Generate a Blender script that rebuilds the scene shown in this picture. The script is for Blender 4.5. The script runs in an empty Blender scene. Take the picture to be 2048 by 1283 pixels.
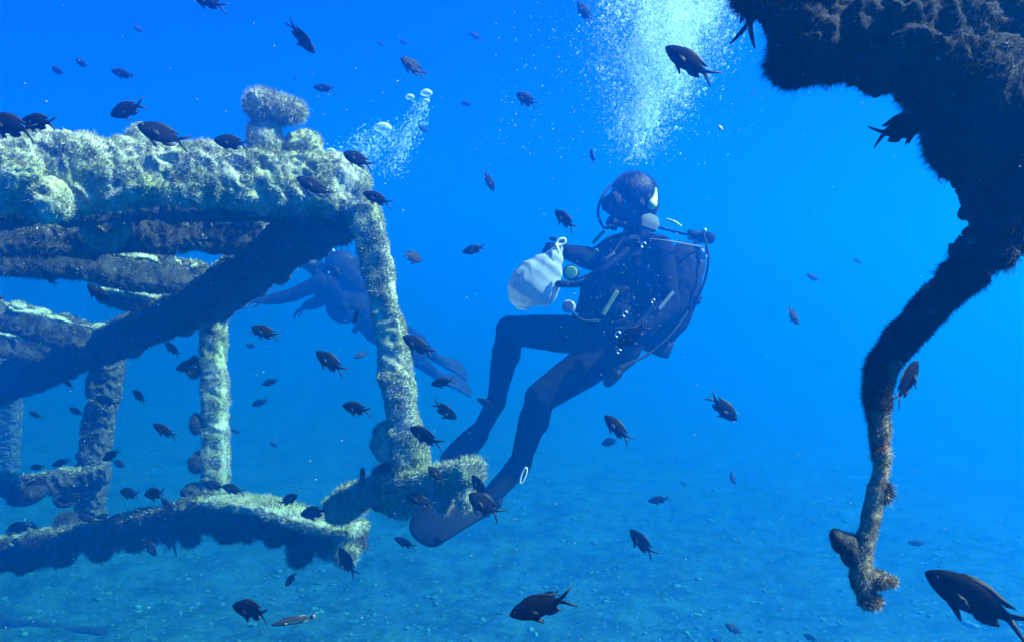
import bpy, bmesh, math, random
import numpy as np
from mathutils import Vector, Matrix, Quaternion

random.seed(7)
RNG = np.random.default_rng(11)
scene = bpy.context.scene
COL = scene.collection

# ------------------------------------------------------------------ camera, water light, sun, exposure
F = 1773.0                       # focal length in photograph pixels (2048 wide)
CAM = Vector((0.0, 0.0, 2.2))
PITCH = math.radians(3.0)
cam_data = bpy.data.cameras.new('camera')
cam_data.sensor_width = 36.0
cam_data.lens = 36.0 * F / 2048.0
cam_data.clip_start = 0.05
cam_data.clip_end = 300.0
cam = bpy.data.objects.new('camera', cam_data)
COL.objects.link(cam)
cam.location = CAM
cam.rotation_euler = (math.radians(90) - PITCH, 0, 0)
scene.camera = cam
FWD = Vector((0, math.cos(PITCH), -math.sin(PITCH)))
UP = Vector((0, math.sin(PITCH), math.cos(PITCH)))
RIGHT = Vector((1, 0, 0))


def P(px, py, d):
    return CAM + d * (FWD + (px - 1024) / F * RIGHT - (py - 641.5) / F * UP)


SUN_DIR = Vector((0.69, -0.10, 0.71)).normalized()      # towards the sun
sun_el = math.asin(SUN_DIR.z)
sun_az = math.atan2(SUN_DIR.x, SUN_DIR.y)
world = bpy.data.worlds.new('World')
scene.world = world
world.use_nodes = True
wn, wl = world.node_tree.nodes, world.node_tree.links
wn.clear()
w_out = wn.new('ShaderNodeOutputWorld')
w_bg = wn.new('ShaderNodeBackground')
w_sky = wn.new('ShaderNodeTexSky')
w_sky.sky_type = 'NISHITA'
w_sky.sun_disc = False
w_sky.sun_elevation = sun_el
w_sky.sun_rotation = sun_az
w_mul = wn.new('ShaderNodeMix')
w_mul.data_type = 'RGBA'
w_mul.blend_type = 'MULTIPLY'
w_mul.inputs['Factor'].default_value = 1.0
wl.new(w_sky.outputs['Color'], w_mul.inputs[6])
w_mul.inputs[7].default_value = (0.010, 0.19, 1.0, 1)    # daylight filtered by the sea
wl.new(w_mul.outputs[2], w_bg.inputs['Color'])
w_bg.inputs['Strength'].default_value = 0.05
wl.new(w_bg.outputs['Background'], w_out.inputs['Surface'])

sl = bpy.data.lights.new('sun', 'SUN')
sl.energy = 5.0
sl.angle = math.radians(2.0)
sl.color = (1.0, 0.97, 0.88)
sun = bpy.data.objects.new('sun', sl)
COL.objects.link(sun)
sun.rotation_euler = SUN_DIR.to_track_quat('Z', 'Y').to_euler()

vs = scene.view_settings
vs.view_transform = 'Standard'
vs.look = 'None'
vs.gamma = 1.0
vs.use_curve_mapping = False
vs.exposure = 2.38
cy = scene.cycles
cy.use_denoising = True
cy.max_bounces = 6
cy.diffuse_bounces = 3
cy.glossy_bounces = 2
cy.transmission_bounces = 6
cy.transparent_max_bounces = 12
cy.volume_bounces = 2
cy.use_adaptive_sampling = True
cy.adaptive_threshold = 0.02

WATER_DENSITY = 0.162
WATER_COLOR = (0.001, 0.262, 0.84)
WATER_ABSORB = (0.0, 0.44, 0.98)
WATER_G = 0.80


# ------------------------------------------------------------------ helpers
def tag(o, label=None, cat=None, group=None, kind=None):
    if label:
        o['label'] = label
    if cat:
        o['category'] = cat
    if group:
        o['group'] = group
    if kind:
        o['kind'] = kind
    return o


def link(name, data, parent=None, mat=None):
    o = bpy.data.objects.new(name, data)
    COL.objects.link(o)
    if parent is not None:
        o.parent = parent
        o.matrix_parent_inverse = root_of(parent).matrix_parent_inverse.copy() if False else Matrix.Identity(4)
    if mat is not None and data is not None and len(data.materials) == 0:
        data.materials.append(mat)
    return o


def root_of(o):
    while o.parent:
        o = o.parent
    return o


def mesh_np(name, V, Fc, mat=None, smooth=True):
    V = np.asarray(V, dtype=np.float32)
    Fc = np.asarray(Fc, dtype=np.int32)
    me = bpy.data.meshes.new(name)
    n, k = Fc.shape
    me.vertices.add(len(V))
    me.vertices.foreach_set('co', V.ravel())
    me.loops.add(n * k)
    me.loops.foreach_set('vertex_index', Fc.ravel())
    me.polygons.add(n)
    me.polygons.foreach_set('loop_start', np.arange(0, n * k, k, dtype=np.int32))
    me.update(calc_edges=True)
    if smooth:
        me.polygons.foreach_set('use_smooth', np.ones(n, dtype=bool))
    if mat:
        me.materials.append(mat)
    return me


def thing(name, label, cat, loc=(0, 0, 0), group=None):
    o = bpy.data.objects.new(name, None)
    COL.objects.link(o)
    o.location = loc
    o.empty_display_size = 0.05
    return tag(o, label, cat, group)


def _hash(ix, iy, iz, seed):
    h = (ix.astype(np.int64) * 374761393 + iy.astype(np.int64) * 668265263 + iz.astype(np.int64) * 2147483647 + seed * 974711) & 0xFFFFFFFF
    h = ((h ^ (h >> 13)) * 1274126177) & 0xFFFFFFFF
    h = h ^ (h >> 16)
    return (h & 0xFFFFFF).astype(np.float64) / 0xFFFFFF


NROT = np.array(Matrix.Rotation(0.9, 3, Vector((1, 2, 1.4)).normalized()))


NROT2 = np.array(Matrix.Rotation(2.1, 3, Vector((-1, 0.7, 2.2)).normalized()))


def vnoise(p, scale, seed=0):
    p = np.asarray(p)
    return 0.68 * (_vn((p @ NROT) * scale + 100.0, seed) + _vn((p @ NROT2) * scale * 1.13 + 131.7, seed + 500))


def _vn(q, seed):
    i = np.floor(q).astype(np.int64)
    f = q - i
    u = f * f * (3 - 2 * f)
    r = 0
    for dx in (0, 1):
        for dy in (0, 1):
            for dz in (0, 1):
                w = (u[:, 0] if dx else 1 - u[:, 0]) * (u[:, 1] if dy else 1 - u[:, 1]) * (u[:, 2] if dz else 1 - u[:, 2])
                r = r + w * _hash(i[:, 0] + dx, i[:, 1] + dy, i[:, 2] + dz, seed)
    return r * 2 - 1


def encrust(p, seed, amp):
    """Lumpy growth height: big lumps, cauliflower billows and fine grain."""
    a = 0.55 * vnoise(p, 9, seed) + 0.45 * (1 - 2 * np.abs(vnoise(p, 20, seed + 3)))
    b = 0.30 * (1 - 2 * np.abs(vnoise(p, 47, seed + 5))) + 0.16 * vnoise(p, 105, seed + 7)
    return amp * (a + b)


def sweep(path, sizes, step=0.008, nu=72, power=4.0, amp=0.02, seed=1, crest=0.0, drip=0.0, ref=(0, 0, 1)):
    path = [np.array(p) for p in path]
    sizes = [np.array(s, dtype=float) for s in sizes]
    # Catmull-Rom resampling
    pts, szs = [], []
    n = len(path)
    for i in range(n - 1):
        p0, p1, p2, p3 = path[max(i - 1, 0)], path[i], path[i + 1], path[min(i + 2, n - 1)]
        m = max(2, int(np.linalg.norm(p2 - p1) / step))
        for j in range(m):
            t = j / m
            pts.append(0.5 * ((2 * p1) + (-p0 + p2) * t + (2 * p0 - 5 * p1 + 4 * p2 - p3) * t * t + (-p0 + 3 * p1 - 3 * p2 + p3) * t ** 3))
            tt = t * t * (3 - 2 * t)
            szs.append(sizes[i] * (1 - tt) + sizes[i + 1] * tt)
    pts.append(path[-1]); szs.append(sizes[-1])
    pts, szs = np.array(pts), np.array(szs)
    m = len(pts)
    # rounded caps
    k = 5
    tan0 = pts[0] - pts[1]; tan0 /= np.linalg.norm(tan0)
    tan1 = pts[-1] - pts[-2]; tan1 /= np.linalg.norm(tan1)
    r0, r1 = szs[0].mean() * 0.5, szs[-1].mean() * 0.5
    pre = [pts[0] + tan0 * r0 * math.sin(a) for a in np.linspace(math.pi / 2 * 0.97, 0.15, k)]
    pres = [szs[0] * math.cos(a) for a in np.linspace(math.pi / 2 * 0.97, 0.15, k)]
    pos = [pts[-1] + tan1 * r1 * math.sin(a) for a in np.linspace(0.15, math.pi / 2 * 0.97, k)]
    poss = [szs[-1] * math.cos(a) for a in np.linspace(0.15, math.pi / 2 * 0.97, k)]
    pts = np.vstack([pre, pts, pos]); szs = np.vstack([pres, szs, poss])
    m = len(pts)
    T = np.gradient(pts, axis=0)
    T /= np.linalg.norm(T, axis=1, keepdims=True) + 1e-9
    R = np.tile(np.array(ref, dtype=float), (m, 1))
    A = np.cross(T, R); A /= np.linalg.norm(A, axis=1, keepdims=True) + 1e-9
    B = np.cross(A, T)
    th = np.linspace(0, 2 * math.pi, nu, endpoint=False)
    c, s = np.cos(th), np.sin(th)
    e = 2.0 / power
    cx, sy = np.sign(c) * np.abs(c) ** e, np.sign(s) * np.abs(s) ** e
    D = A[:, None, :] * (cx[None, :, None] * szs[:, None, 0:1]) + B[:, None, :] * (sy[None, :, None] * szs[:, None, 1:2])
    V = pts[:, None, :] + D
    dirn = D / (np.linalg.norm(D, axis=2, keepdims=True) + 1e-9)
    fade = np.ones(m)
    V = V.reshape(-1, 3); dirn = dirn.reshape(-1, 3)
    h = encrust(V, seed, amp)
    V2 = V + dirn * h[:, None]
    if drip:
        q = V.copy(); q[:, 2] = 0
        w = np.clip(-dirn[:, 2], 0, 1) ** 1.5
        d = np.clip(vnoise(q, 9, seed + 21) + 0.6 * vnoise(q, 23, seed + 22) + 0.15, 0, 1) ** 0.8
        V2[:, 2] -= drip * w * d * (1 + 0.3 * vnoise(V, 40, seed + 2))
    if crest:
        q = V.copy(); q[:, 2] = 0
        w = np.clip(dirn[:, 2], 0, 1) ** 1.5
        d = np.clip(vnoise(q, 14, seed + 31), 0, 1)
        V2[:, 2] += crest * w * d
    idx = np.arange(m * nu).reshape(m, nu)
    a = idx[:-1]; b = np.roll(a, -1, axis=1); d_ = idx[1:]; c_ = np.roll(d_, -1, axis=1)
    Fc = np.stack([a, b, c_, d_], axis=-1).reshape(-1, 4)
    # close ends with degenerate-free tiny fans (as quads of neighbouring verts)
    ends = []
    for ring in (idx[0][::-1], idx[-1]):
        for j in range(1, nu // 2):
            ends.append([ring[j - 1 if j > 1 else 0], ring[j], ring[nu - 1 - j], ring[nu - j if j > 1 else nu - 1]])
    Fc = np.vstack([Fc, np.array(ends)])
    f_ = Fc[: (m - 1) * nu]
    nn = np.cross(V2[f_[:, 1]] - V2[f_[:, 0]], V2[f_[:, 3]] - V2[f_[:, 0]])
    if (nn * dirn[f_[:, 0]]).sum() < 0:
        Fc = Fc[:, ::-1].copy()
    return V2, Fc


def tufts(V, Fc, count, length, width, seed=0, bias=(0, 0, 0), spread=0.7, lean=None):
    """Short tapered filaments standing on a surface: one triangle pair each."""
    rng = np.random.default_rng(seed)
    V = np.asarray(V, dtype=float)
    Fc = np.asarray(Fc)
    p0, p1, p2 = V[Fc[:, 0]], V[Fc[:, 1]], V[Fc[:, 2]]
    nrm = np.cross(p1 - p0, V[Fc[:, -1]] - p0)
    ar = np.linalg.norm(nrm, axis=1)
    # patchy: more in some places
    ctr = (p0 + p2) / 2
    patch = np.clip(0.55 + 0.8 * vnoise(ctr, 14, seed + 1), 0.08, 1.3)
    w = ar * patch
    w /= w.sum()
    pick = rng.choice(len(Fc), size=count, p=w)
    N = nrm[pick] / (ar[pick][:, None] + 1e-12)
    u = rng.random((count, 1)); v = rng.random((count, 1))
    base = p0[pick] * (1 - u) + p1[pick] * u
    base = base * (1 - v) + (V[Fc[pick, -1]] * (1 - u) + p2[pick] * u) * v if Fc.shape[1] == 4 else p0[pick] + (p1[pick] - p0[pick]) * u * 0.5 + (p2[pick] - p0[pick]) * v * 0.5
    L = length * (0.35 + 1.0 * rng.random((count, 1)) ** 1.6) * (0.6 + 0.7 * np.clip(patch[pick][:, None], 0, 1))
    d = N + rng.normal(0, spread, (count, 3)) * 0.6 + np.array(bias)
    d /= np.linalg.norm(d, axis=1, keepdims=True)
    side = np.cross(d, rng.normal(0, 1, (count, 3)))
    side /= np.linalg.norm(side, axis=1, keepdims=True) + 1e-9
    W = width * (0.6 + 0.8 * rng.random((count, 1)))
    bend = rng.normal(0, 0.22, (count, 3)) + np.array(bias) * 0.5
    base = base - N * 0.002
    v0 = base - side * W
    v1 = base + side * W
    mid = base + d * L * 0.55
    v2 = mid + side * W * 0.7
    v3 = mid - side * W * 0.7
    v4 = base + d * L + bend * L
    VV = np.stack([v0, v1, v2, v3, v4], axis=1).reshape(-1, 3)
    b = np.arange(count)[:, None] * 5
    Q = np.concatenate([b + np.array([[0, 1, 2]]), b + np.array([[0, 2, 3]]), b + np.array([[3, 2, 4]])], axis=0)
    return VV, Q


_ico = {}


def ico(sub):
    if sub not in _ico:
        bm = bmesh.new()
        bmesh.ops.create_icosphere(bm, subdivisions=sub, radius=1)
        V = np.array([v.co[:] for v in bm.verts])
        Fc = np.array([[v.index for v in f.verts] for f in bm.faces])
        bm.free()
        _ico[sub] = (V, Fc)
    return _ico[sub]


def lump(center, radii, seed, amp=0.012, sub=5, rot=0.0):
    V, Fc = ico(sub)
    r = np.array(radii)
    V = V * r
    if rot:
        c, s = math.cos(rot), math.sin(rot)
        V = V @ np.array([[c, 0, -s], [0, 1, 0], [s, 0, c]])
    n = V / np.linalg.norm(V, axis=1, keepdims=True)
    V = V + np.array(center)
    return V + n * encrust(V, seed, amp)[:, None], Fc


def evaluated(o):
    dg = bpy.context.evaluated_depsgraph_get()
    me = bpy.data.meshes.new_from_object(o.evaluated_get(dg))
    return me


def join_np(parts):
    Vs, Fs, n = [], [], 0
    for V, Fc in parts:
        Vs.append(V); Fs.append(Fc + n); n += len(V)
    return np.vstack(Vs), np.vstack(Fs)


def capsule(a, b, ra, rb, nu=20, nc=6, flat=(1.0, 1.0), ref=None):
    """closed tapered capsule as quads; flat squashes the section (across, along ref)"""
    a, b = np.array(a, dtype=float), np.array(b, dtype=float)
    d = b - a
    L = np.linalg.norm(d)
    t = d / (L + 1e-9)
    r = np.array(ref if ref is not None else (0, 0, 1), dtype=float)
    if abs(t @ r) > 0.95:
        r = np.array((1.0, 0.1, 0))
    x = np.cross(t, r); x /= np.linalg.norm(x)
    y = np.cross(x, t)
    rows = []
    for ang in np.linspace(-math.pi / 2 * 0.96, 0, nc):
        rows.append((a + t * ra * math.sin(ang), ra * math.cos(ang)))
    for s in np.linspace(0.1, 0.9, 5):
        rows.append((a + d * s, ra + (rb - ra) * s))
    for ang in np.linspace(0, math.pi / 2 * 0.96, nc):
        rows.append((b + t * rb * math.sin(ang), rb * math.cos(ang)))
    th = np.linspace(0, 2 * math.pi, nu, endpoint=False)
    V = np.array([c + x * (q * flat[0] * math.cos(k)) + y * (q * flat[1] * math.sin(k)) for c, q in rows for k in th])
    m = len(rows)
    idx = np.arange(m * nu).reshape(m, nu)
    A = idx[:-1]; B = np.roll(A, -1, axis=1); D = idx[1:]; C = np.roll(D, -1, axis=1)
    Fc = np.stack([A, B, C, D], axis=-1).reshape(-1, 4)
    ends = []
    for ring in (idx[0][::-1], idx[-1]):
        for j in range(1, nu // 2):
            ends.append([ring[j - 1 if j > 1 else 0], ring[j], ring[nu - 1 - j], ring[nu - j if j > 1 else nu - 1]])
    return V, np.vstack([Fc, np.array(ends)])


def ellipsoid(c, r, M=None):
    V, Fc = ico(4)
    V = V * np.array(r)
    if M is not None:
        V = V @ np.array(M).T
    return V + np.array(c), np.hstack([Fc, Fc[:, 2:3]])


def fuse(parts, voxel, smooth=6, disp=0.0, dseed=0):
    """union of closed shapes as ONE continuous smooth surface"""
    tris = []
    for V, Fc in parts:
        if Fc.shape[1] == 4:
            same = Fc[:, 2] == Fc[:, 3]
            t = np.vstack([Fc[:, [0, 1, 2]], Fc[~same][:, [0, 2, 3]]])
        else:
            t = Fc
        tris.append((V, t))
    V, T = join_np(tris)
    me = mesh_np('tmp', V, T)
    o = bpy.data.objects.new('tmp', me)
    COL.objects.link(o)
    r = o.modifiers.new('r', 'REMESH'); r.mode = 'VOXEL'; r.voxel_size = voxel
    if smooth:
        s = o.modifiers.new('s', 'SMOOTH'); s.factor = 0.5; s.iterations = smooth
    out = evaluated(o)
    bpy.data.objects.remove(o)
    bpy.data.meshes.remove(me)
    n = len(out.vertices)
    V = np.empty(n * 3, dtype=np.float32); out.vertices.foreach_get('co', V); V = V.reshape(-1, 3).astype(float)
    N = np.empty(n * 3, dtype=np.float32); out.vertices.foreach_get('normal', N); N = N.reshape(-1, 3)
    Fc = np.empty(len(out.loops), dtype=np.int32); out.loops.foreach_get('vertex_index', Fc)
    Fc = Fc.reshape(-1, 4)
    bpy.data.meshes.remove(out)
    return V, Fc, N


# ------------------------------------------------------------------ materials
def new_mat(name):
    m = bpy.data.materials.new(name)
    m.use_nodes = True
    nt = m.node_tree
    return m, nt.nodes, nt.links, nt.nodes['Principled BSDF']


def simple(name, col, rough=0.6, metal=0.0, spec=0.3, var=0.0, vscale=30.0, bump=0.0):
    m, n, l, b = new_mat(name)
    b.inputs['Roughness'].default_value = rough
    b.inputs['Metallic'].default_value = metal
    b.inputs['Specular IOR Level'].default_value = spec
    if var or bump:
        tc = n.new('ShaderNodeTexCoord')
        ns = n.new('ShaderNodeTexNoise'); ns.inputs['Scale'].default_value = vscale; ns.inputs['Detail'].default_value = 5
        l.new(tc.outputs['Object'], ns.inputs['Vector'])
        rp = n.new('ShaderNodeValToRGB')
        rp.color_ramp.elements[0].position = 0.3; rp.color_ramp.elements[1].position = 0.7
        rp.color_ramp.elements[0].color = (*[c * (1 - var) for c in col], 1)
        rp.color_ramp.elements[1].color = (*[min(1, c * (1 + var)) for c in col], 1)
        l.new(ns.outputs['Fac'], rp.inputs['Fac'])
        l.new(rp.outputs['Color'], b.inputs['Base Color'])
        if bump:
            bp = n.new('ShaderNodeBump'); bp.inputs['Strength'].default_value = bump; bp.inputs['Distance'].default_value = 0.01
            l.new(ns.outputs['Fac'], bp.inputs['Height']); l.new(bp.outputs['Normal'], b.inputs['Normal'])
    else:
        b.inputs['Base Color'].default_value = (*col, 1)
    return m


def growth_mat(name, pale, green, dark, red, k=1.0, pale_pos=0.52):
    """turf algae, sponge and crust in patches of their own colours"""
    m, n, l, b = new_mat(name)
    b.inputs['Roughness'].default_value = 0.9
    b.inputs['Specular IOR Level'].default_value = 0.15
    tc = n.new('ShaderNodeTexCoord')

    def noise(scale, detail, off=0.0, rough=0.6):
        mp = n.new('ShaderNodeMapping'); mp.inputs['Location'].default_value = (off, off * 1.7, -off)
        l.new(tc.outputs['Object'], mp.inputs['Vector'])
        ns = n.new('ShaderNodeTexNoise'); ns.inputs['Scale'].default_value = scale
        ns.inputs['Detail'].default_value = detail; ns.inputs['Roughness'].default_value = rough
        l.new(mp.outputs['Vector'], ns.inputs['Vector'])
        return ns.outputs['Fac']

    def ramp(src, a, c):
        r = n.new('ShaderNodeMapRange'); r.inputs['From Min'].default_value = a; r.inputs['From Max'].default_value = c
        l.new(src, r.inputs['Value']); return r.outputs['Result']

    def mix(f, c1, c2):
        x = n.new('ShaderNodeMix'); x.data_type = 'RGBA'
        l.new(f, x.inputs['Factor'])
        for i, c in ((6, c1), (7, c2)):
            if isinstance(c, tuple):
                x.inputs[i].default_value = (*c, 1)
            else:
                l.new(c, x.inputs[i])
        return x.outputs[2]
    c = mix(ramp(noise(7, 4), 0.40, 0.62), pale, green)
    c = mix(ramp(noise(26, 6, 5.0, 0.7), pale_pos - 0.02, pale_pos + 0.20), c, dark)
    c = mix(ramp(noise(70, 4, 9.0, 0.75), 0.52, 0.74), c, tuple(x * 0.55 for x in dark))
    c = mix(ramp(noise(17, 3, 14.0), 0.70, 0.76), c, red)
    c = mix(ramp(noise(120, 2, 3.0), 0.70, 0.78), c, (0.7, 0.7, 0.62))
    l.new(c, b.inputs['Base Color'])
    bp = n.new('ShaderNodeBump'); bp.inputs['Strength'].default_value = 0.6; bp.inputs['Distance'].default_value = 0.006
    l.new(noise(110, 6, 2.0, 0.7), bp.inputs['Height']); l.new(bp.outputs['Normal'], b.inputs['Normal'])
    return m


M = {}
M['growth'] = growth_mat('growth_on_wreck', (0.35, 0.35, 0.26), (0.28, 0.31, 0.13), (0.09, 0.08, 0.07), (0.38, 0.11, 0.04))
M['growth_far'] = growth_mat('growth_brown', (0.055, 0.052, 0.045), (0.05, 0.05, 0.03), (0.02, 0.018, 0.02), (0.25, 0.10, 0.05), pale_pos=0.50)  # brown darkened so underside shade of side beam and rails is in the colour
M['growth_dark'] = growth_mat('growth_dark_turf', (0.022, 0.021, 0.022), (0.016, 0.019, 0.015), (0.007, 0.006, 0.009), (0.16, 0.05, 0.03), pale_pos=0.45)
M['growth_bar'] = growth_mat('growth_hanging_bar', (0.42, 0.34, 0.20), (0.32, 0.26, 0.11), (0.05, 0.038, 0.035), (0.42, 0.08, 0.03), pale_pos=0.46)
M['shell'] = simple('oyster_shell', (0.62, 0.58, 0.48), 0.7, var=0.35, vscale=60, bump=0.4)
M['neoprene'] = simple('black_neoprene', (0.0045, 0.0045, 0.0058), 0.9, spec=0.05, var=0.25, vscale=14, bump=0.15)
M['nylon'] = simple('black_nylon', (0.0065, 0.0065, 0.008), 0.85, spec=0.07, var=0.3, vscale=40, bump=0.3)
M['rubber'] = simple('black_rubber', (0.004, 0.005, 0.0072), 0.65, spec=0.12)
M['tank'] = simple('dark_painted_steel', (0.009, 0.010, 0.013), 0.6, spec=0.15, var=0.3, vscale=9)
M['metal'] = simple('chrome', (0.40, 0.40, 0.42), 0.35, metal=1.0)
M['skin'] = simple('skin', (0.045, 0.032, 0.028), 0.6, var=0.08, vscale=25)
M['hair'] = simple('dark_hair', (0.012, 0.009, 0.008), 0.6, var=0.4, vscale=50, bump=0.5)
M['yellow'] = simple('yellow_green_plastic', (0.40, 0.50, 0.10), 0.5)
M['white'] = simple('white_plastic', (0.6, 0.6, 0.55), 0.45)
M['greendull'] = simple('dull_green_webbing', (0.13, 0.18, 0.05), 0.7, var=0.3, vscale=50)
M['grey'] = simple('grey_webbing', (0.09, 0.095, 0.10), 0.6)
M['glass'] = simple('mask_lens', (0.05, 0.06, 0.07), 0.08, spec=0.7)
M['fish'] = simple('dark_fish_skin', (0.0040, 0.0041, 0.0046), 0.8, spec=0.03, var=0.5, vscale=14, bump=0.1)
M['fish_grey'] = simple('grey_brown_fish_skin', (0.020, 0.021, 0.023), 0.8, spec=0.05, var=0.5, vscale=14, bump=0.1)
M['fin'] = simple('dark_fish_fin', (0.003, 0.003, 0.0035), 0.7)
M['eye'] = simple('fish_eye', (0.008, 0.008, 0.010), 0.15, spec=0.6)
M['fleck'] = simple('pale_fleck', (0.35, 0.35, 0.36), 0.6)
M['collar'] = simple('pale_collar', (0.055, 0.07, 0.07), 0.8)
M['iron'] = simple('rust_iron', (0.09, 0.06, 0.045), 0.9, var=0.5, vscale=20, bump=0.5)

# silvery belly stripe for the wrasse
m, n, l, b = new_mat('wrasse_skin')
tc = n.new('ShaderNodeTexCoord'); sx = n.new('ShaderNodeSeparateXYZ'); l.new(tc.outputs['Object'], sx.inputs[0])
rp = n.new('ShaderNodeValToRGB')
rp.color_ramp.elements[0].position = 0.44; rp.color_ramp.elements[0].color = (0.16, 0.13, 0.08, 1)
rp.color_ramp.elements[1].position = 0.53; rp.color_ramp.elements[1].color = (0.035, 0.027, 0.018, 1)
mp = n.new('ShaderNodeMath'); mp.operation = 'MULTIPLY_ADD'; mp.inputs[1].default_value = 3.0; mp.inputs[2].default_value = 0.5
l.new(sx.outputs['Z'], mp.inputs[0]); l.new(mp.outputs[0], rp.inputs['Fac']); l.new(rp.outputs['Color'], b.inputs['Base Color'])
b.inputs['Roughness'].default_value = 0.4
M['wrasse'] = m

M['yellow_dim'] = simple('green_dial', (0.22, 0.40, 0.08), 0.5)
M['dialgrey'] = simple('gauge_glass', (0.10, 0.11, 0.12), 0.2, spec=0.6)
M['ringgrey'] = simple('gauge_rim', (0.28, 0.29, 0.31), 0.4)
# bubbles: air in water mirrors nearly all light away from its centre
m, n, l, b = new_mat('air_bubble_skin')
b.inputs['Base Color'].default_value = (0.68, 0.88, 0.97, 1)
b.inputs['Roughness'].default_value = 0.35
b.inputs['Specular IOR Level'].default_value = 1.0
tr = n.new('ShaderNodeBsdfTransparent')
mx = n.new('ShaderNodeMixShader')
lw = n.new('ShaderNodeLayerWeight'); lw.inputs['Blend'].default_value = 0.4
mr = n.new('ShaderNodeMapRange'); mr.inputs['To Min'].default_value = 0.15; mr.inputs['To Max'].default_value = 0.7
l.new(lw.outputs['Facing'], mr.inputs['Value'])
l.new(mr.outputs['Result'], mx.inputs['Fac'])
l.new(tr.outputs[0], mx.inputs[1]); l.new(b.outputs[0], mx.inputs[2])
l.new(mx.outputs[0], n['Material Output'].inputs['Surface'])
M['bubble'] = m
m, n, l, b = new_mat('large_air_bubble_skin')
b.inputs['Base Color'].default_value = (0.95, 0.97, 1.0, 1)
b.inputs['Roughness'].default_value = 0.28
tr = n.new('ShaderNodeBsdfTransparent')
mx = n.new('ShaderNodeMixShader')
lw = n.new('ShaderNodeLayerWeight'); lw.inputs['Blend'].default_value = 0.35
mr = n.new('ShaderNodeMapRange'); mr.inputs['To Min'].default_value = 0.10; mr.inputs['To Max'].default_value = 0.85
l.new(lw.outputs['Facing'], mr.inputs['Value'])
l.new(mr.outputs['Result'], mx.inputs['Fac'])
l.new(tr.outputs[0], mx.inputs[1]); l.new(b.outputs[0], mx.inputs[2])
l.new(mx.outputs[0], n['Material Output'].inputs['Surface'])
M['bigbubble'] = m

# thin white bag cloth: diffuse + translucent, a little see-through
m, n, l, b = new_mat('thin_white_bag')
tc = n.new('ShaderNodeTexCoord')
ns = n.new('ShaderNodeTexNoise'); ns.inputs['Scale'].default_value = 9; ns.inputs['Detail'].default_value = 4
l.new(tc.outputs['Object'], ns.inputs['Vector'])
b.inputs['Base Color'].default_value = (0.50, 0.55, 0.55, 1); b.inputs['Roughness'].default_value = 0.6
tl = n.new('ShaderNodeBsdfTranslucent'); tl.inputs['Color'].default_value = (0.34, 0.38, 0.38, 1)
m1 = n.new('ShaderNodeMixShader'); m1.inputs['Fac'].default_value = 0.5
l.new(b.outputs[0], m1.inputs[1]); l.new(tl.outputs[0], m1.inputs[2])
tr = n.new('ShaderNodeBsdfTransparent'); m2 = n.new('ShaderNodeMixShader')
mr = n.new('ShaderNodeMapRange'); mr.inputs['From Min'].default_value = 0.3; mr.inputs['From Max'].default_value = 0.7
mr.inputs['To Min'].default_value = 0.08; mr.inputs['To Max'].default_value = 0.35
l.new(ns.outputs['Fac'], mr.inputs['Value']); l.new(mr.outputs['Result'], m2.inputs['Fac'])
l.new(m1.outputs[0], m2.inputs[1]); l.new(tr.outputs[0], m2.inputs[2])
l.new(m2.outputs[0], n['Material Output'].inputs['Surface'])
M['bag'] = m

# sand with rubble, algae patches
m, n, l, b = new_mat('sea_floor_sand')
b.inputs['Roughness'].default_value = 0.95; b.inputs['Specular IOR Level'].default_value = 0.1
tc = n.new('ShaderNodeTexCoord')


def _ns(scale, det, rough=0.6):
    x = n.new('ShaderNodeTexNoise'); x.inputs['Scale'].default_value = scale; x.inputs['Detail'].default_value = det
    x.inputs['Roughness'].default_value = rough
    l.new(tc.outputs['Object'], x.inputs['Vector']); return x.outputs['Fac']


def _mr(s, a, c):
    x = n.new('ShaderNodeMapRange'); x.inputs['From Min'].default_value = a; x.inputs['From Max'].default_value = c
    l.new(s, x.inputs['Value']); return x.outputs['Result']


def _mx(f, c1, c2):
    x = n.new('ShaderNodeMix'); x.data_type = 'RGBA'; l.new(f, x.inputs['Factor'])
    for i, c in ((6, c1), (7, c2)):
        if isinstance(c, tuple):
            x.inputs[i].default_value = (*c, 1)
        else:
            l.new(c, x.inputs[i])
    return x.outputs[2]


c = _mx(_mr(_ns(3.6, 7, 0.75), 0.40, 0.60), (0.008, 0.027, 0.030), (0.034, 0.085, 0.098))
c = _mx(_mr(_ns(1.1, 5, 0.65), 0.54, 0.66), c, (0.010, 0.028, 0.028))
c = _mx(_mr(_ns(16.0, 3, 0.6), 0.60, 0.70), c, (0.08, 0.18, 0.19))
l.new(c, b.inputs['Base Color'])
bp = n.new('ShaderNodeBump'); bp.inputs['Strength'].default_value = 0.8; bp.inputs['Distance'].default_value = 0.04
l.new(_ns(9.0, 6, 0.7), bp.inputs['Height']); l.new(bp.outputs['Normal'], b.inputs['Normal'])
M['sand'] = m
M['stone'] = simple('rubble_stone', (0.05, 0.11, 0.115), 0.9, var=0.55, vscale=3.0, bump=0.3)

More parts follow.
